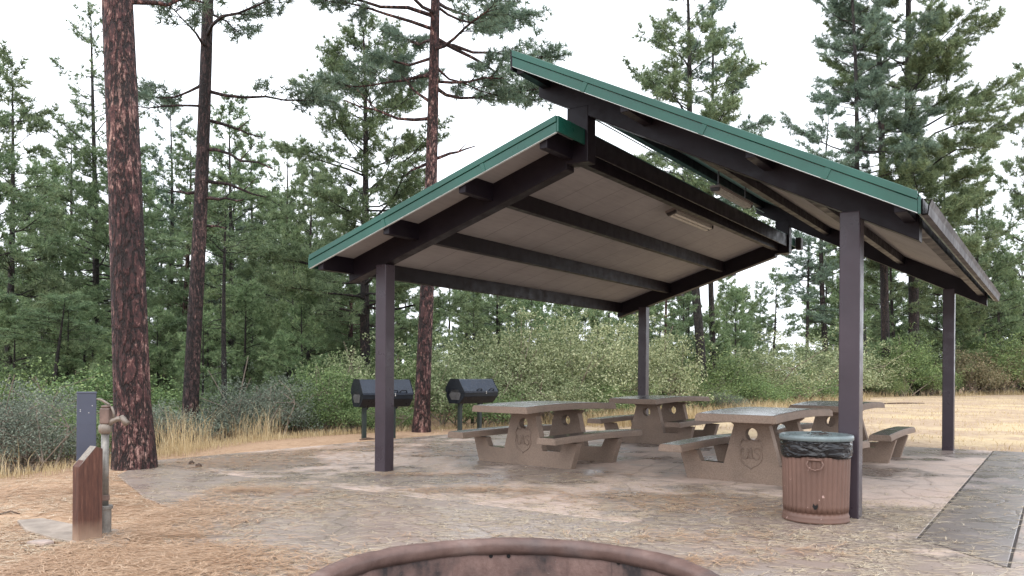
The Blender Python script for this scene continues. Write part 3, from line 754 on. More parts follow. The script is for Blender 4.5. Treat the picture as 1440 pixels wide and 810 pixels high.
def gen_tree(rg,H,r0,c0,Rc,nl=46,dens=1.0,bl=.17,bw=.016,nb=12,lean=(0,0),shape='pine',top=.04,dead=0,kink=.25,nside=10,wob=0,limb_px=None,deadlist=(),az=None,c_top=1.0,clump=1.0):
    """returns trunk arrays and needle arrays. c0 crown base height, Rc crown radius"""
    tr=Q()
    nz=26;z=np.linspace(0,H,nz)
    px=lean[0]*z+wob*np.sin(z*.35+rg.uniform(0,6))*np.minimum(z/4,1)
    py=lean[1]*z+wob*np.cos(z*.31+rg.uniform(0,6))*np.minimum(z/4,1)
    P=np.stack([px,py,z],1)
    rad=r0*((1-z/H)**.8*(1-top)+top)*(1+.28*np.exp(-z/.35))
    tr.add(*tube_np(P,rad,nside))
    def at(zz): return np.array([np.interp(zz,z,px),np.interp(zz,z,py),zz])
    tp=[];td=[]
    for k in range(nl):
        f=(k+rg.uniform(0,1))/nl; h=c0+(H*c_top-c0)*f
        if shape=='pine': R_=Rc*(np.sin(np.pi*min(1,(.18+.82*f)))**.6)*(1-.55*f)*1.25
        elif shape=='round': R_=Rc*np.sqrt(max(.02,1-(2*f-.85)**2/1.4))
        else: R_=Rc*(1-f)**.8*1.05+.15
        R_*=rg.uniform(.55,1.15)
        phi=rg.uniform(0,2*np.pi) if az is None else rg.normal(az[k%len(az)],.35)
        el={'pine':-.12+.75*f,'round':.1+.9*f,'cone':.05+.55*f}[shape]+rg.normal(0,.14)
        m=7;s=np.linspace(0,1,m)
        d=np.array([np.cos(phi)*np.cos(el),np.sin(phi)*np.cos(el),np.sin(el)])
        side=np.array([-np.sin(phi),np.cos(phi),0])
        LP=at(h)+s[:,None]*R_*d+ (s**2)[:,None]*np.array([0,0,1])*R_*rg.uniform(.02,.28)+side*(np.sin(s*rg.uniform(2,5))*R_*rg.normal(0,.10))[:,None]
        LP[:,2]+=np.cumsum(rg.normal(0,.02*R_,m))
        r1=max(.012,.013*R_+r0*.06)*(1-.5*f)
        tr.add(*tube_np(LP,np.linspace(r1,.006,m),5))
        # twigs
        nt=int(max(4,R_*6.5*dens))
        for q in range(nt):
            sq=rg.uniform(.28,1)**.8
            b0=np.array([np.interp(sq,s,LP[:,j]) for j in range(3)])
            ang=rg.choice([-1,1])*rg.uniform(.4,1.2)
            dd=d*np.cos(ang)+side*np.sin(ang)+np.array([0,0,rg.uniform(-.15,.55)]);dd/=np.linalg.norm(dd)
            lt=(.22+R_*.30*(1.05-sq)+rg.uniform(0,.25))*clump
            e=b0+dd*lt+np.array([0,0,.05*lt])
            tr.add(*tube_np(np.array([b0,(b0+e)/2+rg.normal(0,.02,3),e]),[.008,.006,.004],3))
            n_t=max(2,int(lt/.10))
            for w_ in range(n_t):
                ss=.30+.70*(w_+1)/n_t
                tp.append(b0+(e-b0)*ss+rg.normal(0,.035,3));td.append(dd)
        for w_ in range(3): tp.append(LP[-1]-d*.10*w_);td.append(d)
    for (h,phi,ln,up) in deadlist:
        m=6;s=np.linspace(0,1,m);d=np.array([np.cos(phi),np.sin(phi),0])
        LP=at(h)+s[:,None]*ln*d+(s**1.3)[:,None]*np.array([0,0,up*ln])
        LP[1:-1]+=rg.normal(0,.03*ln,(m-2,3));tr.add(*tube_np(LP,np.linspace(.04,.012,m),6))
        e=LP[3];tr.add(*tube_np(np.array([e,e+d*.22*ln+np.array([0,0,.22*ln])]),[.016,.006],4))
    for q in range(dead):
        h=rg.uniform(c0*.35,c0);phi=rg.uniform(0,6.28);ln=rg.uniform(.2,.9);d=np.array([np.cos(phi),np.sin(phi),rg.uniform(-.5,.2)])
        b0=at(h);tr.add(*tube_np(np.array([b0,b0+d*ln*.5+rg.normal(0,.04,3),b0+d*ln+rg.normal(0,.08,3)]),[.018,.012,.005],4))
    tp=np.array(tp);td=np.array(td);n=len(tp)
    T=np.repeat(tp,nb,0);Dn=np.repeat(td,nb,0)
    dr=unit(unit(rg.normal(size=(n*nb,3)))+Dn*.65+np.array([0,0,.22]))
    ln=bl*rg.uniform(.65,1.15,(n*nb,1));wv=unit(np.cross(dr,rg.normal(size=(n*nb,3))))*bw*.5
    A=T-wv;B=T+wv;Cc=T+dr*ln
    V=np.stack([A,B,Cc],1).reshape(-1,3);Fc=np.arange(len(V)).reshape(-1,3)
    return tr.get(),(V,Fc)
MESH={}
def make_tree(key,bark,leafm,**kw):
    seed=kw.pop('seed');rg=np.random.default_rng(seed)
    (tv,tf),(cv,cf)=gen_tree(rg,**kw)
    t=mesh_np('trunk',tv,tf,4,M[bark],smooth=True);c=mesh_np('crown',cv,cf,3,M[leafm])
    MESH[key]=(t.data,c.data);bpy.data.objects.remove(t);bpy.data.objects.remove(c)
def place_tree(key,x,y,label,group=None,s=1.0,rz=0.0,name='pine_tree',cat='pine tree',sink=.05,sz=None):
    z=float(hgt(np.array([x]),np.array([y]))[0])-sink
    r=empty(name,(x,y,z),rz);r.scale=(s,s,sz or s);tag(r,label,cat,group)
    for nm,me in zip(('trunk','crown'),MESH[key]):
        o=bpy.data.objects.new(nm,me);col.objects.link(o);o.parent=r
    return r
def push(px,Y,m=1.2):
    while float(edge_dist(np.array([wx(px,Y)]),np.array([Y]))[0])<m and Y<90: Y+=.5
    return Y
def lean_to(px0,px1,py,Y):
    """slope so that the trunk foot at px0 passes px1 at height row py"""
    z=CAMH+(CY-py)*Y/F_PX
    return (px1-px0)/F_PX*Y/z
def hpx(py,Y): return CAMH+(CY-py)*Y/F_PX
# --- hero trees, each placed from where its foot stands
GP_='tall pines standing around the clearing'
# 1 big ponderosa left
Y=10.35;lx=lean_to(191,161,0,Y)
make_tree('big','bark_red','needle',seed=11,H=24,r0=.222,c0=8.5,Rc=3.2,nl=46,dens=.8,bl=.2,bw=.02,lean=(lx,.0),top=.15,nside=22,dead=0,wob=.03,deadlist=[(6.05,0.15,1.05,.05)])
place_tree('big',wx(191,Y),Y,'thick leaning pine with plated red brown bark, nearest tree at the left',GP_,sink=.12)
# 2 dark pine with bare limbs
Y=16.2;lx=lean_to(266,288,0,Y)
make_tree('dark2','bark_redd','needle_b',seed=29,H=21,r0=.155,c0=6.6,Rc=2.5,nl=40,dens=1.5,bl=.19,bw=.017,lean=(lx,0),top=.12,nside=14,wob=.04,nb=17,az=[3.6,.3,2.6,4.6,-.5,1.4,3.1],
  deadlist=[(5.3,.1,1.25,-.25),(5.9,-.2,1.5,-.30),(6.5,.4,1.1,-.2),(5.0,3.3,.6,.1),(4.4,.2,.5,-.1),(4.9,-.3,1.0,-.05)])
place_tree('dark2',wx(266,Y),Y,'straight dark trunked pine with bare drooping limbs right of the thick red pine',GP_)
# 3 slim pine between left edge and big pine
Y=27;lx=lean_to(136,128,100,Y)
make_tree('slim3','bark_thin','needle',seed=31,H=13.6,r0=.14,c0=3.2,Rc=2.3,nl=52,dens=.9,bl=.2,bw=.022,lean=(lx,0),top=.1,wob=.06,dead=14)
place_tree('slim3',wx(136,Y),Y,'slender pine with airy crown just left of the thick red pine',GP_)
# 9 broad green pine left of the shelter roof
Y=22.5;lx=lean_to(518,507,130,Y)
make_tree('broad9','bark_dark','needle',seed=47,H=11.2,r0=.165,c0=3.0,Rc=2.9,nl=78,dens=1.3,bl=.19,bw=.018,lean=(lx,0),top=.1,wob=.08,dead=12,nb=19)
place_tree('broad9',wx(518,Y),Y,'bushy green pine rising above the left end of the green roof edge',GP_)
# 10 red pine beside grills
Y=16.9;lx=lean_to(593,606,100,Y)
make_tree('red10','bark_red','needle_b',seed=53,H=14.5,r0=.165,c0=7.2,Rc=2.9,nl=58,dens=1.5,bl=.19,bw=.017,lean=(lx,0),top=.2,nside=16,wob=.03,nb=19,
  deadlist=[(5.75,.15,.9,.35),(5.1,-.1,.85,.15),(6.9,2.9,.7,.9),(5.7,3.0,.55,-.5),(6.6,3.3,1.8,.15),(4.4,3.2,.5,.1),(4.5,.2,.3,.1)])
place_tree('red10',wx(593,Y),Y,'red barked pine trunk standing between the two black grills',GP_,sink=.1)
# 11 tall pair behind the roof gap
Y=30;lx=lean_to(990,968,150,Y)
make_tree('pairA','bark_thin','needle',seed=61,H=16.5,r0=.19,c0=5.6,Rc=3.0,nl=70,dens=1.0,bl=.22,bw=.026,lean=(lx,0),top=.15,wob=.1,nb=15)
place_tree('pairA',wx(990,Y),Y,'tall airy pine behind the top of the high roof, left of a twin pair',GP_)
Y=31.5;lx=lean_to(1004,998,150,Y)
make_tree('pairB','bark_thin','needle_b',seed=67,H=15.8,r0=.13,c0=5.8,Rc=2.3,nl=56,dens=1.0,bl=.22,bw=.026,lean=(lx,0),top=.15,wob=.1,nb=15)
place_tree('pairB',wx(1004,Y),Y,'thinner pine close on the right of the tall airy pine behind the high roof',GP_)
# 15 trio on the right
Y=push(1216,44);make_tree('trioA','bark_thin','needle_b',seed=71,H=27,r0=.20,c0=9.0,Rc=3.6,nl=60,dens=.8,bl=.30,bw=.028,lean=(lean_to(1216,1197,50,Y),0),top=.2,wob=.06,nb=13,dead=8,clump=1.3)
place_tree('trioA',wx(1216,Y),Y,'leftmost of the three close dark pines above the right roof end',GP_)
Y=push(1248,47);make_tree('trioB','bark_dark','needle_b',seed=73,H=31,r0=.27,c0=11.5,Rc=3.4,nl=52,dens=.8,bl=.30,bw=.028,lean=(lean_to(1248,1233,50,Y),0),top=.25,wob=.05,nb=13,dead=10,clump=1.3)
place_tree('trioB',wx(1248,Y),Y,'middle one of the three close dark pines above the right roof end',GP_)
Y=push(1286,46);make_tree('trioC','bark_dark','needle',seed=79,H=30,r0=.34,c0=8.0,Rc=5.6,nl=100,dens=1.1,bl=.30,bw=.028,lean=(lean_to(1286,1274,50,Y),0),top=.25,wob=.05,nb=15,nside=12,dead=8,clump=1.3)
place_tree('trioC',wx(1286,Y),Y,'rightmost and thickest of the three close dark pines above the right roof end',GP_)
# generic variants for the wood
make_tree('g1','bark_thin','needle',seed=101,H=10,r0=.12,c0=1.6,Rc=2.1,nl=60,dens=.95,bl=.21,bw=.026,shape='cone',wob=.08,nb=14,dead=8)
make_tree('g2','bark_dark','needle',seed=102,H=12,r0=.15,c0=3.6,Rc=2.2,nl=50,dens=1.0,bl=.21,bw=.026,shape='pine',wob=.12,nb=14,dead=14)
make_tree('g3','bark_thin','needle_y',seed=103,H=8,r0=.10,c0=.7,Rc=1.9,nl=60,dens=1.05,bl=.2,bw=.026,shape='cone',wob=.06,nb=14)
make_tree('g4','bark_dark','needle_b',seed=104,H=14,r0=.17,c0=5.5,Rc=2.3,nl=46,dens=.95,bl=.21,bw=.026,shape='pine',wob=.15,nb=14,dead=16)
make_tree('g5','bark_red','needle',seed=105,H=13,r0=.17,c0=5.0,Rc=2.0,nl=44,dens=1.0,bl=.21,bw=.026,shape='pine',wob=.1,nb=14,dead=10)
make_tree('g6','bark_thin','needle_y',seed=106,H=5,r0=.07,c0=.3,Rc=1.5,nl=46,dens=1.2,bl=.19,bw=.024,shape='cone',wob=.04,nb=14)
make_tree('pole','bark_thin','needle',seed=107,H=9,r0=.075,c0=6.2,Rc=1.0,nl=22,dens=1.0,bl=.2,bw=.024,shape='cone',wob=.1,nb=12,dead=14)
# recognisable second rank: key,px,Y,top py, rot, label
second=[
 ('g1',12,24,90,.4,'dense green pine at the far left edge of the view'),
 ('g3',60,30,235,2.0,'rounded green pine low at the left, left of the slender airy pine'),
 ('g2',-45,20,60,1.1,'dark pine cut off by the left edge of the view'),
 ('pole',84,19,420,0,'thin crooked young pine with bare stem above the sage at the left'),
 ('g5',262,30,190,.9,'reddish trunked pine directly behind the dark straight pine'),
 ('g2',200,33,255,3.0,'green pine seen just right of the thick red pine'),
 ('pole',316,18.5,250,1.0,'thin dark pole pine right of the dark straight pine'),
 ('g1',322,29,150,2.2,'pointed green pine right of the dark straight pine'),
 ('g4',328,34,235,4.0,'dark stemmed pine behind the pointed green pine at the left'),
 ('g3',385,36,290,1.4,'pale green young pine between the dark pines and the green roof edge'),
 ('g1',436,27,235,5.0,'green pine whose stem stands below the low corner of the green roof'),
 ('g5',493,25,300,2.6,'reddish leaning pine left of the front left post'),
 ('g3',410,24,330,3.3,'bushy young pine low behind the grey brush left of the shelter'),
 ('g3',470,33,310,.7,'young pine behind the front left post'),
 ('g4',655,42,330,.3,'pine framed under the low roof left of its middle'),
 ('g2',700,38,345,2.1,'dark stemmed pine framed under the middle of the low roof'),
 ('g3',745,36,400,2.9,'low green pine under the middle purlin of the low roof'),
 ('g5',936,27,330,5.5,'red flecked trunk right behind the back left post'),
 ('g1',968,34,395,1.9,'light green conifer between the back left post and the leaning trunk'),
 ('g3',1022,38,385,4.4,'pale pyramidal young pine seen below the gap between the roofs'),
 ('g4',1136,36,290,.6,'dark leaning pine standing alone in the bright gap left of the front right post'),
 ('g2',1088,44,375,3.7,'small far pine in the bright gap under the high roof'),
 ('g2',1330,33,190,1.2,'dense pine just right of the three close dark pines'),
 ('g1',1375,30,215,2.4,'green pine above the right tip of the high roof'),
 ('g1',1440,34,95,.2,'tall pine cut off by the right edge of the view'),
 ('g3',1405,40,330,5.1,'young pine low at the right behind the rusty brush'),
 ('g4',1160,37,150,2.0,'thin pine just left of the three close dark pines'),
 ('g3',1180,33,330,.9,'bushy pine behind the front right post'),
 ('g3',1330,38,340,3.9,'bushy pine behind the back right post'),
 ('g2',1255,42,300,.5,'green pine filling in behind the three close dark pines'),
]
second+=[
 ('g3',665,26.5,405,1.2,'young pine rising behind the oak brush above the second grill'),
 ('g6',905,27.5,430,2.0,'young pine close on the right of the back left post'),
 ('g1',962,31,392,3.1,'light green pine rising over the brush right of the back left post'),
 ('g6',1003,30,440,.4,'small young pine among the shrubs behind the farthest table'),
 ('g3',1035,35,405,5.2,'young pine at the left of the bright gap under the high roof'),
 ('g2',176,26,170,2.2,'mid sized green pine half hidden by the thick red pine'),
 ('g4',238,34,150,.8,'tall thin pine in the sky gap left of the dark straight pine'),
 ('g1',352,34,200,1.9,'pointed green pine at mid distance between the dark pines and the broad green pine'),
 ('g2',398,31,215,3.6,'mid sized pine left of the broad bushy pine above the roof'),
 ('g1',100,34,190,2.7,'green pine between the left edge pine and the slender airy pine'),
 ('g2',560,33,260,1.3,'green pine behind the sloping green edge of the low roof'),
 ('g1',455,38,240,.2,'green pine just left of the broad bushy pine above the roof'),
]
HT={'g1':10,'g2':12,'g3':8,'g4':14,'g5':13,'g6':5,'pole':9}
for key,px,Y,ty,rz,lab in second:
    Y=push(px,Y,2.2);x=wx(px,Y);z0=float(hgt(np.array([x]),np.array([Y]))[0]);s=(hpx(ty,Y)-z0)/HT[key]
    place_tree(key,x,Y,lab,'pines in the wood around the clearing',s=min(s,1.7) if key!='pole' else 1.0,rz=rz,sz=s)
# background wood: fill by columns
rb=np.random.default_rng(5)
def fill(px0,px1,n,Y0,Y1,t0,t1,lab,keys):
    for i in range(n):
        px=px0+(px1-px0)*(i+rb.uniform(.1,.9))/n;Y=rb.uniform(Y0,Y1);x=wx(px,Y)
        Y=push(px,Y,3+rb.uniform(0,8));x=wx(px,Y)
        ty=rb.uniform(t0,t1);key=keys[int(rb.integers(len(keys)))]
        z0=float(hgt(np.array([x]),np.array([Y]))[0]);s=(hpx(ty,Y)-z0)/HT[key]
        if s<.25: continue
        place_tree(key,x,Y,lab,lab.replace('one of the ',''),s=min(max(s,.6),1.6),rz=rb.uniform(0,6.28),sz=s)
fill(-60,440,20,34,60,270,390,'one of the crowded green pines deep in the wood at the left',['g1','g3','g2','g3','g6'])
fill(-60,440,12,24,38,400,470,'one of the small young pines under the tall pines at the left',['g6','g3','g6'])
fill(300,520,9,21,30,380,470,'one of the pale young pines among the shrubs left of the shelter',['g6','g3'])
fill(-40,300,8,19,27,420,480,'one of the young pines among the shrubs at the far left',['g6'])
fill(440,900,22,36,66,330,430,'one of the crowded green pines far behind the low roof',['g1','g3','g2'])
fill(440,900,12,28,40,400,460,'one of the small pines behind the oak brush under the low roof',['g6','g3'])
fill(900,1080,9,40,66,380,450,'one of the far green pines behind the brush near the back left post',['g3','g1','g6'])
fill(1150,1460,22,50,90,320,430,'one of the crowded pines deep in the wood at the right',['g1','g3','g2'])
fill(1150,1460,6,34,44,430,475,'one of the small pines behind the brush at the right',['g6','g3'])
# ------------------------------------------------------------ bushes
def gen_bush(rg,W,Hh,ncl,per,leaf,stems=14,spread=.14,hollow=.45,up=.2):
    tr=Q();lob=rg.uniform(0,6.28,6);amp=rg.uniform(.14,.34,6)
    def rr(ph,th): return 1+sum(amp[k]*math.sin((k%3+2)*ph+lob[k]+th*(k%2+1)*2) for k in range(6))*.6
    C=[]
    for k in range(ncl):
        ph=rg.uniform(0,2*np.pi);ct=rg.uniform(-.35,1);st_=math.sqrt(1-ct*ct);q=rg.uniform(hollow,1.02)*rr(ph,ct)*(1.0 if rg.uniform()>.2 else rg.uniform(1.0,1.28))
        C.append([W*.5*q*st_*math.cos(ph),W*.5*q*st_*math.sin(ph),Hh*.42+Hh*.55*q*ct])
    C=np.array(C);C[:,2]=np.maximum(C[:,2],.06)
    for k in range(stems):
        e=C[rg.integers(ncl)]*np.array([1.05,1.05,1.12]);b0=np.array([rg.normal(0,.1*W),rg.normal(0,.1*W),-.05]);mid=(b0+e)/2+rg.normal(0,.08*W,3)
        tr.add(*tube_np(np.array([b0,mid,e]),[.025,.014,.006],5))
        for j in range(4):
            e2=C[rg.integers(ncl)]
            if np.linalg.norm(e2-mid)<W*.6: tr.add(*tube_np(np.array([mid,(mid+e2)/2+rg.normal(0,.05,3),e2]),[.012,.007,.004],4))
    n=ncl*per
    P=np.repeat(C,per,0)+rg.normal(0,spread,(n,3))*np.array([1,1,.8]);P[:,2]=np.maximum(P[:,2],.02)
    a=unit(rg.normal(size=(n,3))+np.array([0,0,up]));b=unit(np.cross(a,rg.normal(size=(n,3))))
    l=leaf*rg.uniform(.6,1.2,(n,1));
    V=np.stack([P,P+a*l*.5+b*l*.28,P+a*l,P+a*l*.5-b*l*.28],1).reshape(-1,3);Fc=np.arange(len(V)).reshape(-1,4)
    return tr.get(),(V,Fc)
def make_bush(key,leafm,**kw):
    rg=np.random.default_rng(kw.pop('seed'));(tv,tf),(cv,cf)=gen_bush(rg,**kw)
    t=mesh_np('stems',tv,tf,4,M['twig'],smooth=True);c=mesh_np('foliage',cv,cf,4,M[leafm]);MESH[key]=(t.data,c.data)
    bpy.data.objects.remove(t);bpy.data.objects.remove(c)
make_bush('o1','oak',seed=1,W=3.2,Hh=2.6,ncl=560,per=26,leaf=.068,spread=.105)
make_bush('o2','oak',seed=2,W=2.8,Hh=2.2,ncl=420,per=25,leaf=.068,spread=.105)
make_bush('o3','oak_g',seed=3,W=3.0,Hh=2.4,ncl=460,per=30,leaf=.068,spread=.105)
make_bush('o4','rust',seed=4,W=2.6,Hh=1.9,ncl=320,per=32,leaf=.075,spread=.14)
make_bush('s1','sage',seed=5,W=2.0,Hh=1.25,ncl=420,per=40,leaf=.035,spread=.09,hollow=.5,stems=30)
make_bush('s2','sage',seed=6,W=1.5,Hh=1.0,ncl=300,per=36,leaf=.035,spread=.09,hollow=.4,stems=40)
make_bush('k1','oak_g',seed=8,W=2.0,Hh=1.3,ncl=320,per=36,leaf=.045,spread=.11)
BW={'o1':(3.2,2.6),'o2':(2.8,2.2),'o3':(3.0,2.4),'o4':(2.6,1.9),'s1':(2.,1.25),'s2':(1.5,1.),'k1':(2.,1.3)}
def place_bush(key,px,Y,ty,wpx,label,group,rz=0.):
    Y=push(px,Y,.4);x=wx(px,Y);z=float(hgt(np.array([x]),np.array([Y]))[0])
    sz=(hpx(ty,Y)-z)/BW[key][1];sx=wpx/F_PX*Y/BW[key][0]
    r=empty('shrub',(x,Y,z-.03),rz);r.scale=(sx,sx,sz);tag(r,label,'shrub',group)
    for nm,me in zip(('stems','foliage'),MESH[key]):
        o=bpy.data.objects.new(nm,me);col.objects.link(o);o.parent=r
bushes=[
 ('s1',20,11.6,560,190,'blue grey sage bush at the left edge behind the litter'),
 ('s1',-50,12.2,545,200,'grey sage bush cut off by the left edge'),
 ('k1',90,13.2,570,150,'green shrub directly behind the slate blue utility post'),
 ('s2',60,14.5,548,150,'grey shrub behind the sage bush left of the utility post'),
 ('k1',-10,16,520,220,'leafy shrub at the left edge above the sage bush'),
 ('o3',150,18,520,210,'dark green shrub behind the thick red pine'),
 ('s2',230,15.2,570,120,'grey twiggy shrub just right of the thick red pine'),
 ('s1',370,17.2,532,150,'grey twiggy shrub behind the tall dry grass'),
 ('s2',325,16.6,560,110,'small grey shrub in the tall dry grass'),
 ('k1',420,18.2,545,130,'green grey shrub left of the front left post'),
 ('o3',465,18.4,512,140,'bright leafy oak shrub left of the half hidden grill'),
 ('k1',540,17.8,560,110,'leafy shrub behind the half hidden grill'),
 ('o2',505,20.5,490,150,'oak shrub above the half hidden grill'),
 ('o3',570,21,500,130,'oak shrub behind the front left post and red pine'),
 ('o1',640,20.2,478,170,'pale oak shrub right above the second grill'),
 ('k1',690,19.4,548,130,'low leafy shrub right of the second grill'),
 ('o2',720,22.5,462,180,'large pale oak shrub under the middle of the low roof'),
 ('o1',790,22.5,445,190,'tallest pale oak shrub, in the middle under the low roof'),
 ('o2',775,20.8,520,150,'rounded oak shrub behind the left table'),
 ('o1',860,24,452,170,'pale oak shrub just left of the back left post'),
 ('o3',840,22.3,530,130,'low oak shrub left of the back left post behind the tables'),
 ('o2',925,26,462,140,'oak shrub right of the back left post'),
 ('k1',890,24.2,545,120,'low shrub at the foot of the back left post'),
 ('k1',955,27,520,120,'grey green shrub behind the dark farthest table'),
 ('s2',1018,27.5,548,62,'small silvery pale shrub between the farthest table and the table by the can'),
 ('o3',1000,31,490,150,'shrub behind the small silvery shrub'),
 ('o2',1065,33,482,150,'olive shrub under the bright gap'),
 ('k1',1060,30.5,528,130,'low grey shrub behind the table by the can'),
 ('o1',1135,36,470,160,'olive oak shrub left of the front right post'),
 ('k1',1120,34.5,520,130,'low shrub left of the front right post'),
 ('o2',1195,39,485,120,'oak shrub hidden mostly by the front right post'),
 ('o3',1270,42,466,110,'round green yellow shrub between the two right posts'),
 ('k1',1235,41,520,80,'low shrub right of the front right post'),
 ('k1',1310,44,510,80,'low shrub left of the back right post'),
 ('o4',1360,46,490,90,'reddish brown shrub right of the back right post'),
 ('o4',1410,49,480,110,'large rusty tinted shrub near the right edge'),
 ('o3',1395,54,465,130,'green shrub behind the rusty tinted shrub'),
 ('o3',1450,52,478,110,'green shrub cut off by the right edge'),
 ('o2',1330,56,480,110,'pale shrub behind the back right post'),
]
for i,(k,px,Y,ty,wp,lab) in enumerate(bushes): place_bush(k,px,Y,ty,wp,lab,'shrubs along the edge of the clearing',rz=i*1.7)
# ------------------------------------------------------------ grass and needles (uncountable)
def blades(name,X,Y,Z,hh,wd,lean_,mat,rg,curve=.3):
    n=len(X);a=rg.uniform(0,2*np.pi,n);L=hh
    d=np.stack([np.cos(a),np.sin(a),np.zeros(n)],1)*(lean_*rg.uniform(.2,1.2,n))[:,None]
    b=rg.uniform(0,2*np.pi,n);wv=np.stack([np.cos(b),np.sin(b),np.zeros(n)],1)*(wd*.5)[:,None] if hasattr(wd,'__len__') else np.stack([np.cos(b),np.sin(b),np.zeros(n)],1)*wd*.5
    P=np.stack([X,Y,Z],1);up=np.array([0,0,1.])
    m=P+(up+d*.5)*(L*.55)[:,None];t=P+(up*(1-.25*lean_)+d*1.3)*L[:,None]
    V=np.stack([P-wv,P+wv,m+wv*.8,m-wv*.8,t+wv*.1,t-wv*.1],1).reshape(-1,3)
    k=np.arange(n)*6;F_=np.concatenate([np.stack([k,k+1,k+2,k+3],1),np.stack([k+3,k+2,k+4,k+5],1)])
    return mesh_np(name,V,F_,4,mat)
rg=np.random.default_rng(77)
def tall(px0,px1,Ya,Yb,n,h0,h1,wd):
    cl=max(8,n//45);cxs=rg.uniform(px0,px1,cl);cys=rg.uniform(Ya,Yb,cl);i=rg.integers(cl,size=n);hs=rg.uniform(.35,1.15,cl)[i]
    Y=cys[i]+rg.normal(0,.18,n);X=(cxs[i]-720)/F_PX*cys[i]+rg.normal(0,.16,n)
    return X,Y,rg.uniform(h0,h1,n)*hs
Xs=[];Ys=[];Hs=[]
for a in ((225,312,12.6,14.0,420,.2,.85),(335,400,14.8,16.0,330,.2,.8),(420,480,16.2,17.2,200,.1,.3),(-20,40,9.9,10.6,60,.2,.55),(230,262,11.6,12.4,90,.2,.6)):
    X,Y,h=tall(*a,0);Xs.append(X);Ys.append(Y);Hs.append(h)
X=np.concatenate(Xs);Y=np.concatenate(Ys);h=np.concatenate(Hs)
tag(blades('tall_dry_grass',X,Y,hgt(X,Y),h,.0055,.34,M['strawblade'],rg),'tall pale dry grass along the left edge of the clearing','dry grass',kind='stuff')
# fringe of dry grass along whole edge + field stubble
def along(n,off0,off1,p0,p1):
    seg=np.array(EDGE,float);i0=p0;ii=rg.integers(p0,p1,n);t=rg.uniform(0,1,n)
    A=seg[ii];B=seg[ii+1];P=A+(B-A)*t[:,None];D=unit(B-A);Nn=np.stack([-D[:,1],D[:,0]],1);P=P+Nn*rg.uniform(off0,off1,n)[:,None];return P[:,0],P[:,1]
X1,Y1=along(5000,-.35,.5,3,8);X2,Y2=along(26000,-1.8,1.5,8,13)
q_=np.sin(X2*.8+np.sin(Y2*.5)*2)+rg.normal(0,.5,len(X2))>.0;X2=X2[q_];Y2=Y2[q_];X=np.concatenate([X1,X2]);Y=np.concatenate([Y1,Y2]);h=np.concatenate([rg.uniform(.04,.17,len(X1)),rg.uniform(.08,.5,len(X2))*rg.uniform(.5,1.15,len(X2))])
tag(blades('dry_grass',X,Y,hgt(X,Y),h,np.concatenate([np.full(len(X1),.006),np.full(len(X2),.016)]),.35,M['strawblade'],rg),'fringe of short dry grass where the clearing meets the brush','dry grass',kind='stuff')
n=20000;Y=rg.uniform(12,46,n);X=rg.uniform(-.1,.66,n)*Y
ok=(edge_dist(X,Y)<0);
cu=(X-XA)*CT+(Y-YA)*ST;cv=-(X-XA)*ST+(Y-YA)*CT
ok&=~((cu<12.6)&(cv<8.05)&(cu>-3.3));X=X[ok];Y=Y[ok]
nn=np.sin(X*1.3+np.sin(Y*.7)*2)*np.cos(Y*1.1+np.sin(X*.9))
k=nn+rg.normal(0,.5,len(X))>-.1;X=X[k];Y=Y[k]
tag(blades('field_stubble',X,Y,hgt(X,Y),rg.uniform(.03,.11,len(X)),.012,.9,M['strawblade'],rg),'flattened straw coloured stubble of the field','dry grass',kind='stuff')
# fallen needles: bundles of three joined at a dark base
def litter(name,X,Y,Z,L0,L1,wd,label,mat,specks=True,ori=None):
    n=len(X);a=rg.uniform(0,2*np.pi,n) if ori is None else rg.normal(ori,.75,n)
    Vs=[];Fs=[];base=np.stack([X,Y,Z],1);cnt=0
    for j in range(3):
        aj=a+rg.normal(0,.10,n);L=rg.uniform(L0,L1,n);cv_=rg.normal(0,.55,n)
        prev=base.copy();pts=[prev]
        for s in range(3):
            an=aj+cv_*(s+.5)/3
            q=pts[-1]+np.stack([np.cos(an)*L/3,np.sin(an)*L/3,rg.normal(0,.0025,n)],1);q[:,2]=np.maximum(q[:,2],Z+.001);pts.append(q)
        side=np.stack([-np.sin(aj),np.cos(aj),np.zeros(n)],1)*wd*.5
        V=np.stack([pts[0]-side,pts[0]+side,pts[1]-side,pts[1]+side,pts[2]-side,pts[2]+side,pts[3]-side*.3,pts[3]+side*.3],1).reshape(-1,3)
        k=np.arange(n)*8+cnt;cnt+=n*8
        for s in range(3): Fs.append(np.stack([k+2*s,k+2*s+1,k+2*s+3,k+2*s+2],1))
        Vs.append(V)
    o=mesh_np(name,np.concatenate(Vs),np.concatenate(Fs),4,mat);tag(o,label,'pine needles',kind='stuff')
    if specks:
        r=.0075;aa=a[:,None];c,s_=np.cos(a),np.sin(a)
        d=np.stack([c,s_,np.zeros(n)],1);e=np.stack([-s_,c,np.zeros(n)],1);b0=base+np.array([0,0,.0035])
        V=np.stack([b0-d*r*1.6,b0+e*r*.7,b0+d*r*1.2,b0-e*r*.7],1).reshape(-1,3)
        o=mesh_np('needle_bases',V,np.arange(len(V)).reshape(-1,4),4,M['speck']);tag(o,'dark little base ends of the needles scattered on the concrete','needle bases',kind='stuff')
def in_ring(X,Y): return (X-.03)**2+(Y-3.72)**2<1.0
n=42000;Y=2.9+ (rg.uniform(0,1,n)**1.15)*16;X=rg.uniform(-.66,.66,n)*Y
cu=(X-XA)*CT+(Y-YA)*ST;cv=-(X-XA)*ST+(Y-YA)*CT
dn=.55+.45*np.sin(X*1.7+1.3*np.sin(Y*1.1))*np.cos(Y*1.9-X*.6)
under=(cu>.3)&(cu<6)&(cv>1.2)&(cv<7.6)
strip=(cu>6.1)
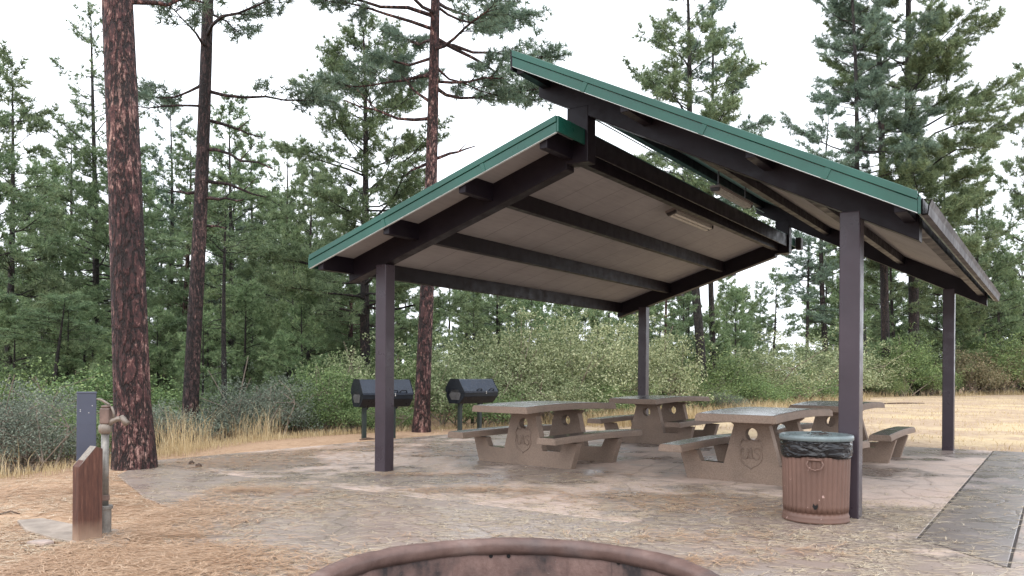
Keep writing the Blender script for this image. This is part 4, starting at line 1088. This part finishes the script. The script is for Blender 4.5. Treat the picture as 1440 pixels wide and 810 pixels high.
dn=np.where(under,dn*.22,dn);dn=np.where(strip,dn*.5,dn);dn=np.where((cu>0)&(cu<6)&(cv>-1.3)&(cv<1.2),dn+.35,dn)
k=(rg.uniform(0,1,n)<dn)&~in_ring(X,Y)&(edge_dist(X,Y)<-.1)
X=X[k];Y=Y[k];cu=cu[k];cv=cv[k]
slabm=((cu>-3.3)&(cu<12.6)&(cv<8))
litter('pine_needles',X,Y,np.where(slabm,.0025,-.02),.11,.20,.0027,'scattered pale pine needles lying over the wet concrete',M['fallen'],ori=R(0)-.2)
M['fallen_o']=m_leaf('fresh_orange_fallen_needles',(.40,.23,.13),(.64,.42,.26),(.86,.66,.47),.55,.1,.02)
# thicker orange drifts
def drift(px,py,rx,ry,n):
    x,y=gp(px,py);return x+rg.normal(0,rx,n),y+rg.normal(0,ry,n)
XX=[];YY=[];ZZ=[]
for (px,py,rx,ry,n) in ((170,672,.25,.18,420),(210,705,.3,.15,520),(255,722,.25,.12,380),(225,752,.25,.12,420),(250,780,.25,.15,420),(60,790,.7,.35,3400),(170,800,.6,.3,2600),(20,755,.5,.3,1500),(190,715,.8,.22,1400),(40,700,.9,.35,1700),(250,735,.35,.18,420),(350,690,.35,.12,260),(680,690,.55,.13,330),(600,668,.35,.10,150),(120,690,1.2,.4,1600),(900,700,.7,.22,420),(1130,775,.3,.08,60),(1000,715,.6,.2,260),(1000,790,.25,.07,90),(420,635,.8,.5,1100),(520,625,.8,.6,900),(300,650,.9,.5,1200),(200,668,.5,.2,600),(620,640,.5,.5,350),(700,760,.7,.12,40),(870,668,.4,.15,50),(950,755,.4,.15,140)):
    x,y=drift(px,py,rx,ry,n);XX.append(x);YY.append(y)
X=np.concatenate(XX);Y=np.concatenate(YY);k=~in_ring(X,Y)&(Y>2.8);X=X[k];Y=Y[k]
cu=(X-XA)*CT+(Y-YA)*ST;cv=-(X-XA)*ST+(Y-YA)*CT
onsl=(cu>-3.0)&(cv>-1.4)|((X>-3.1)&(cv<=-1.4))
litter('needle_drifts',X,Y,np.where(onsl,.004,-.022)+rg.uniform(0,.02,len(X)),.10,.18,.0034,'thick orange drifts of fallen pine needles',M['fallen_o'],specks=False)
# ------------------------------------------------------------ world, light, camera
def world():
    w=bpy.data.worlds.new('World');scene.world=w;w.use_nodes=True;nt=w.node_tree;N=NT(nt)
    bg=nt.nodes['Background']
    sky=N.n('ShaderNodeTexSky',sky_type='NISHITA');sky.sun_disc=False;sky.sun_elevation=R(52);sky.sun_rotation=R(200)
    sky.air_density=1.0;sky.dust_density=2.0
    tc=N.n('ShaderNodeTexCoord')
    n=N.noise((tc,'Generated'),1.6,5,.55)
    cl=N.ramp(n,[(.33,.45),(.43,1.)])
    mx=N.mix(cl,sky,(8.9,9.3,10.0))
    N.link(mx,2,bg,'Color');bg.inputs['Strength'].default_value=.125
    L=bpy.data.lights.new('sun','SUN');L.energy=.7;L.angle=R(60);L.color=(1,.96,.9)
    o=bpy.data.objects.new('sun',L);col.objects.link(o)
    el,azm=R(52),R(200)
    # direction towards sun for NISHITA rotation az: (sin az, cos az)
    d=Vector((math.sin(azm)*math.cos(el),math.cos(azm)*math.cos(el),math.sin(el)))
    o.rotation_euler=d.to_track_quat('Z','Y').to_euler();o.location=(0,0,30)
world()
cam=bpy.data.cameras.new('camera');co=bpy.data.objects.new('camera',cam);col.objects.link(co)
cam.sensor_width=36;cam.lens=F_PX/1440*36;cam.shift_y=(CY-405)/1440;cam.clip_end=3000;cam.clip_start=.05
c,s=math.cos(ROLL),math.sin(ROLL)
co.matrix_world=Matrix(((c,-s,0,0),(0,0,-1,0),(s,c,0,CAMH),(0,0,0,1)))
scene.camera=co
scene.render.engine='CYCLES'
vs=scene.view_settings;vs.view_transform='Standard';vs.look='None';vs.gamma=1;vs.exposure=.92
scene.cycles.max_bounces=6;scene.cycles.transparent_max_bounces=4
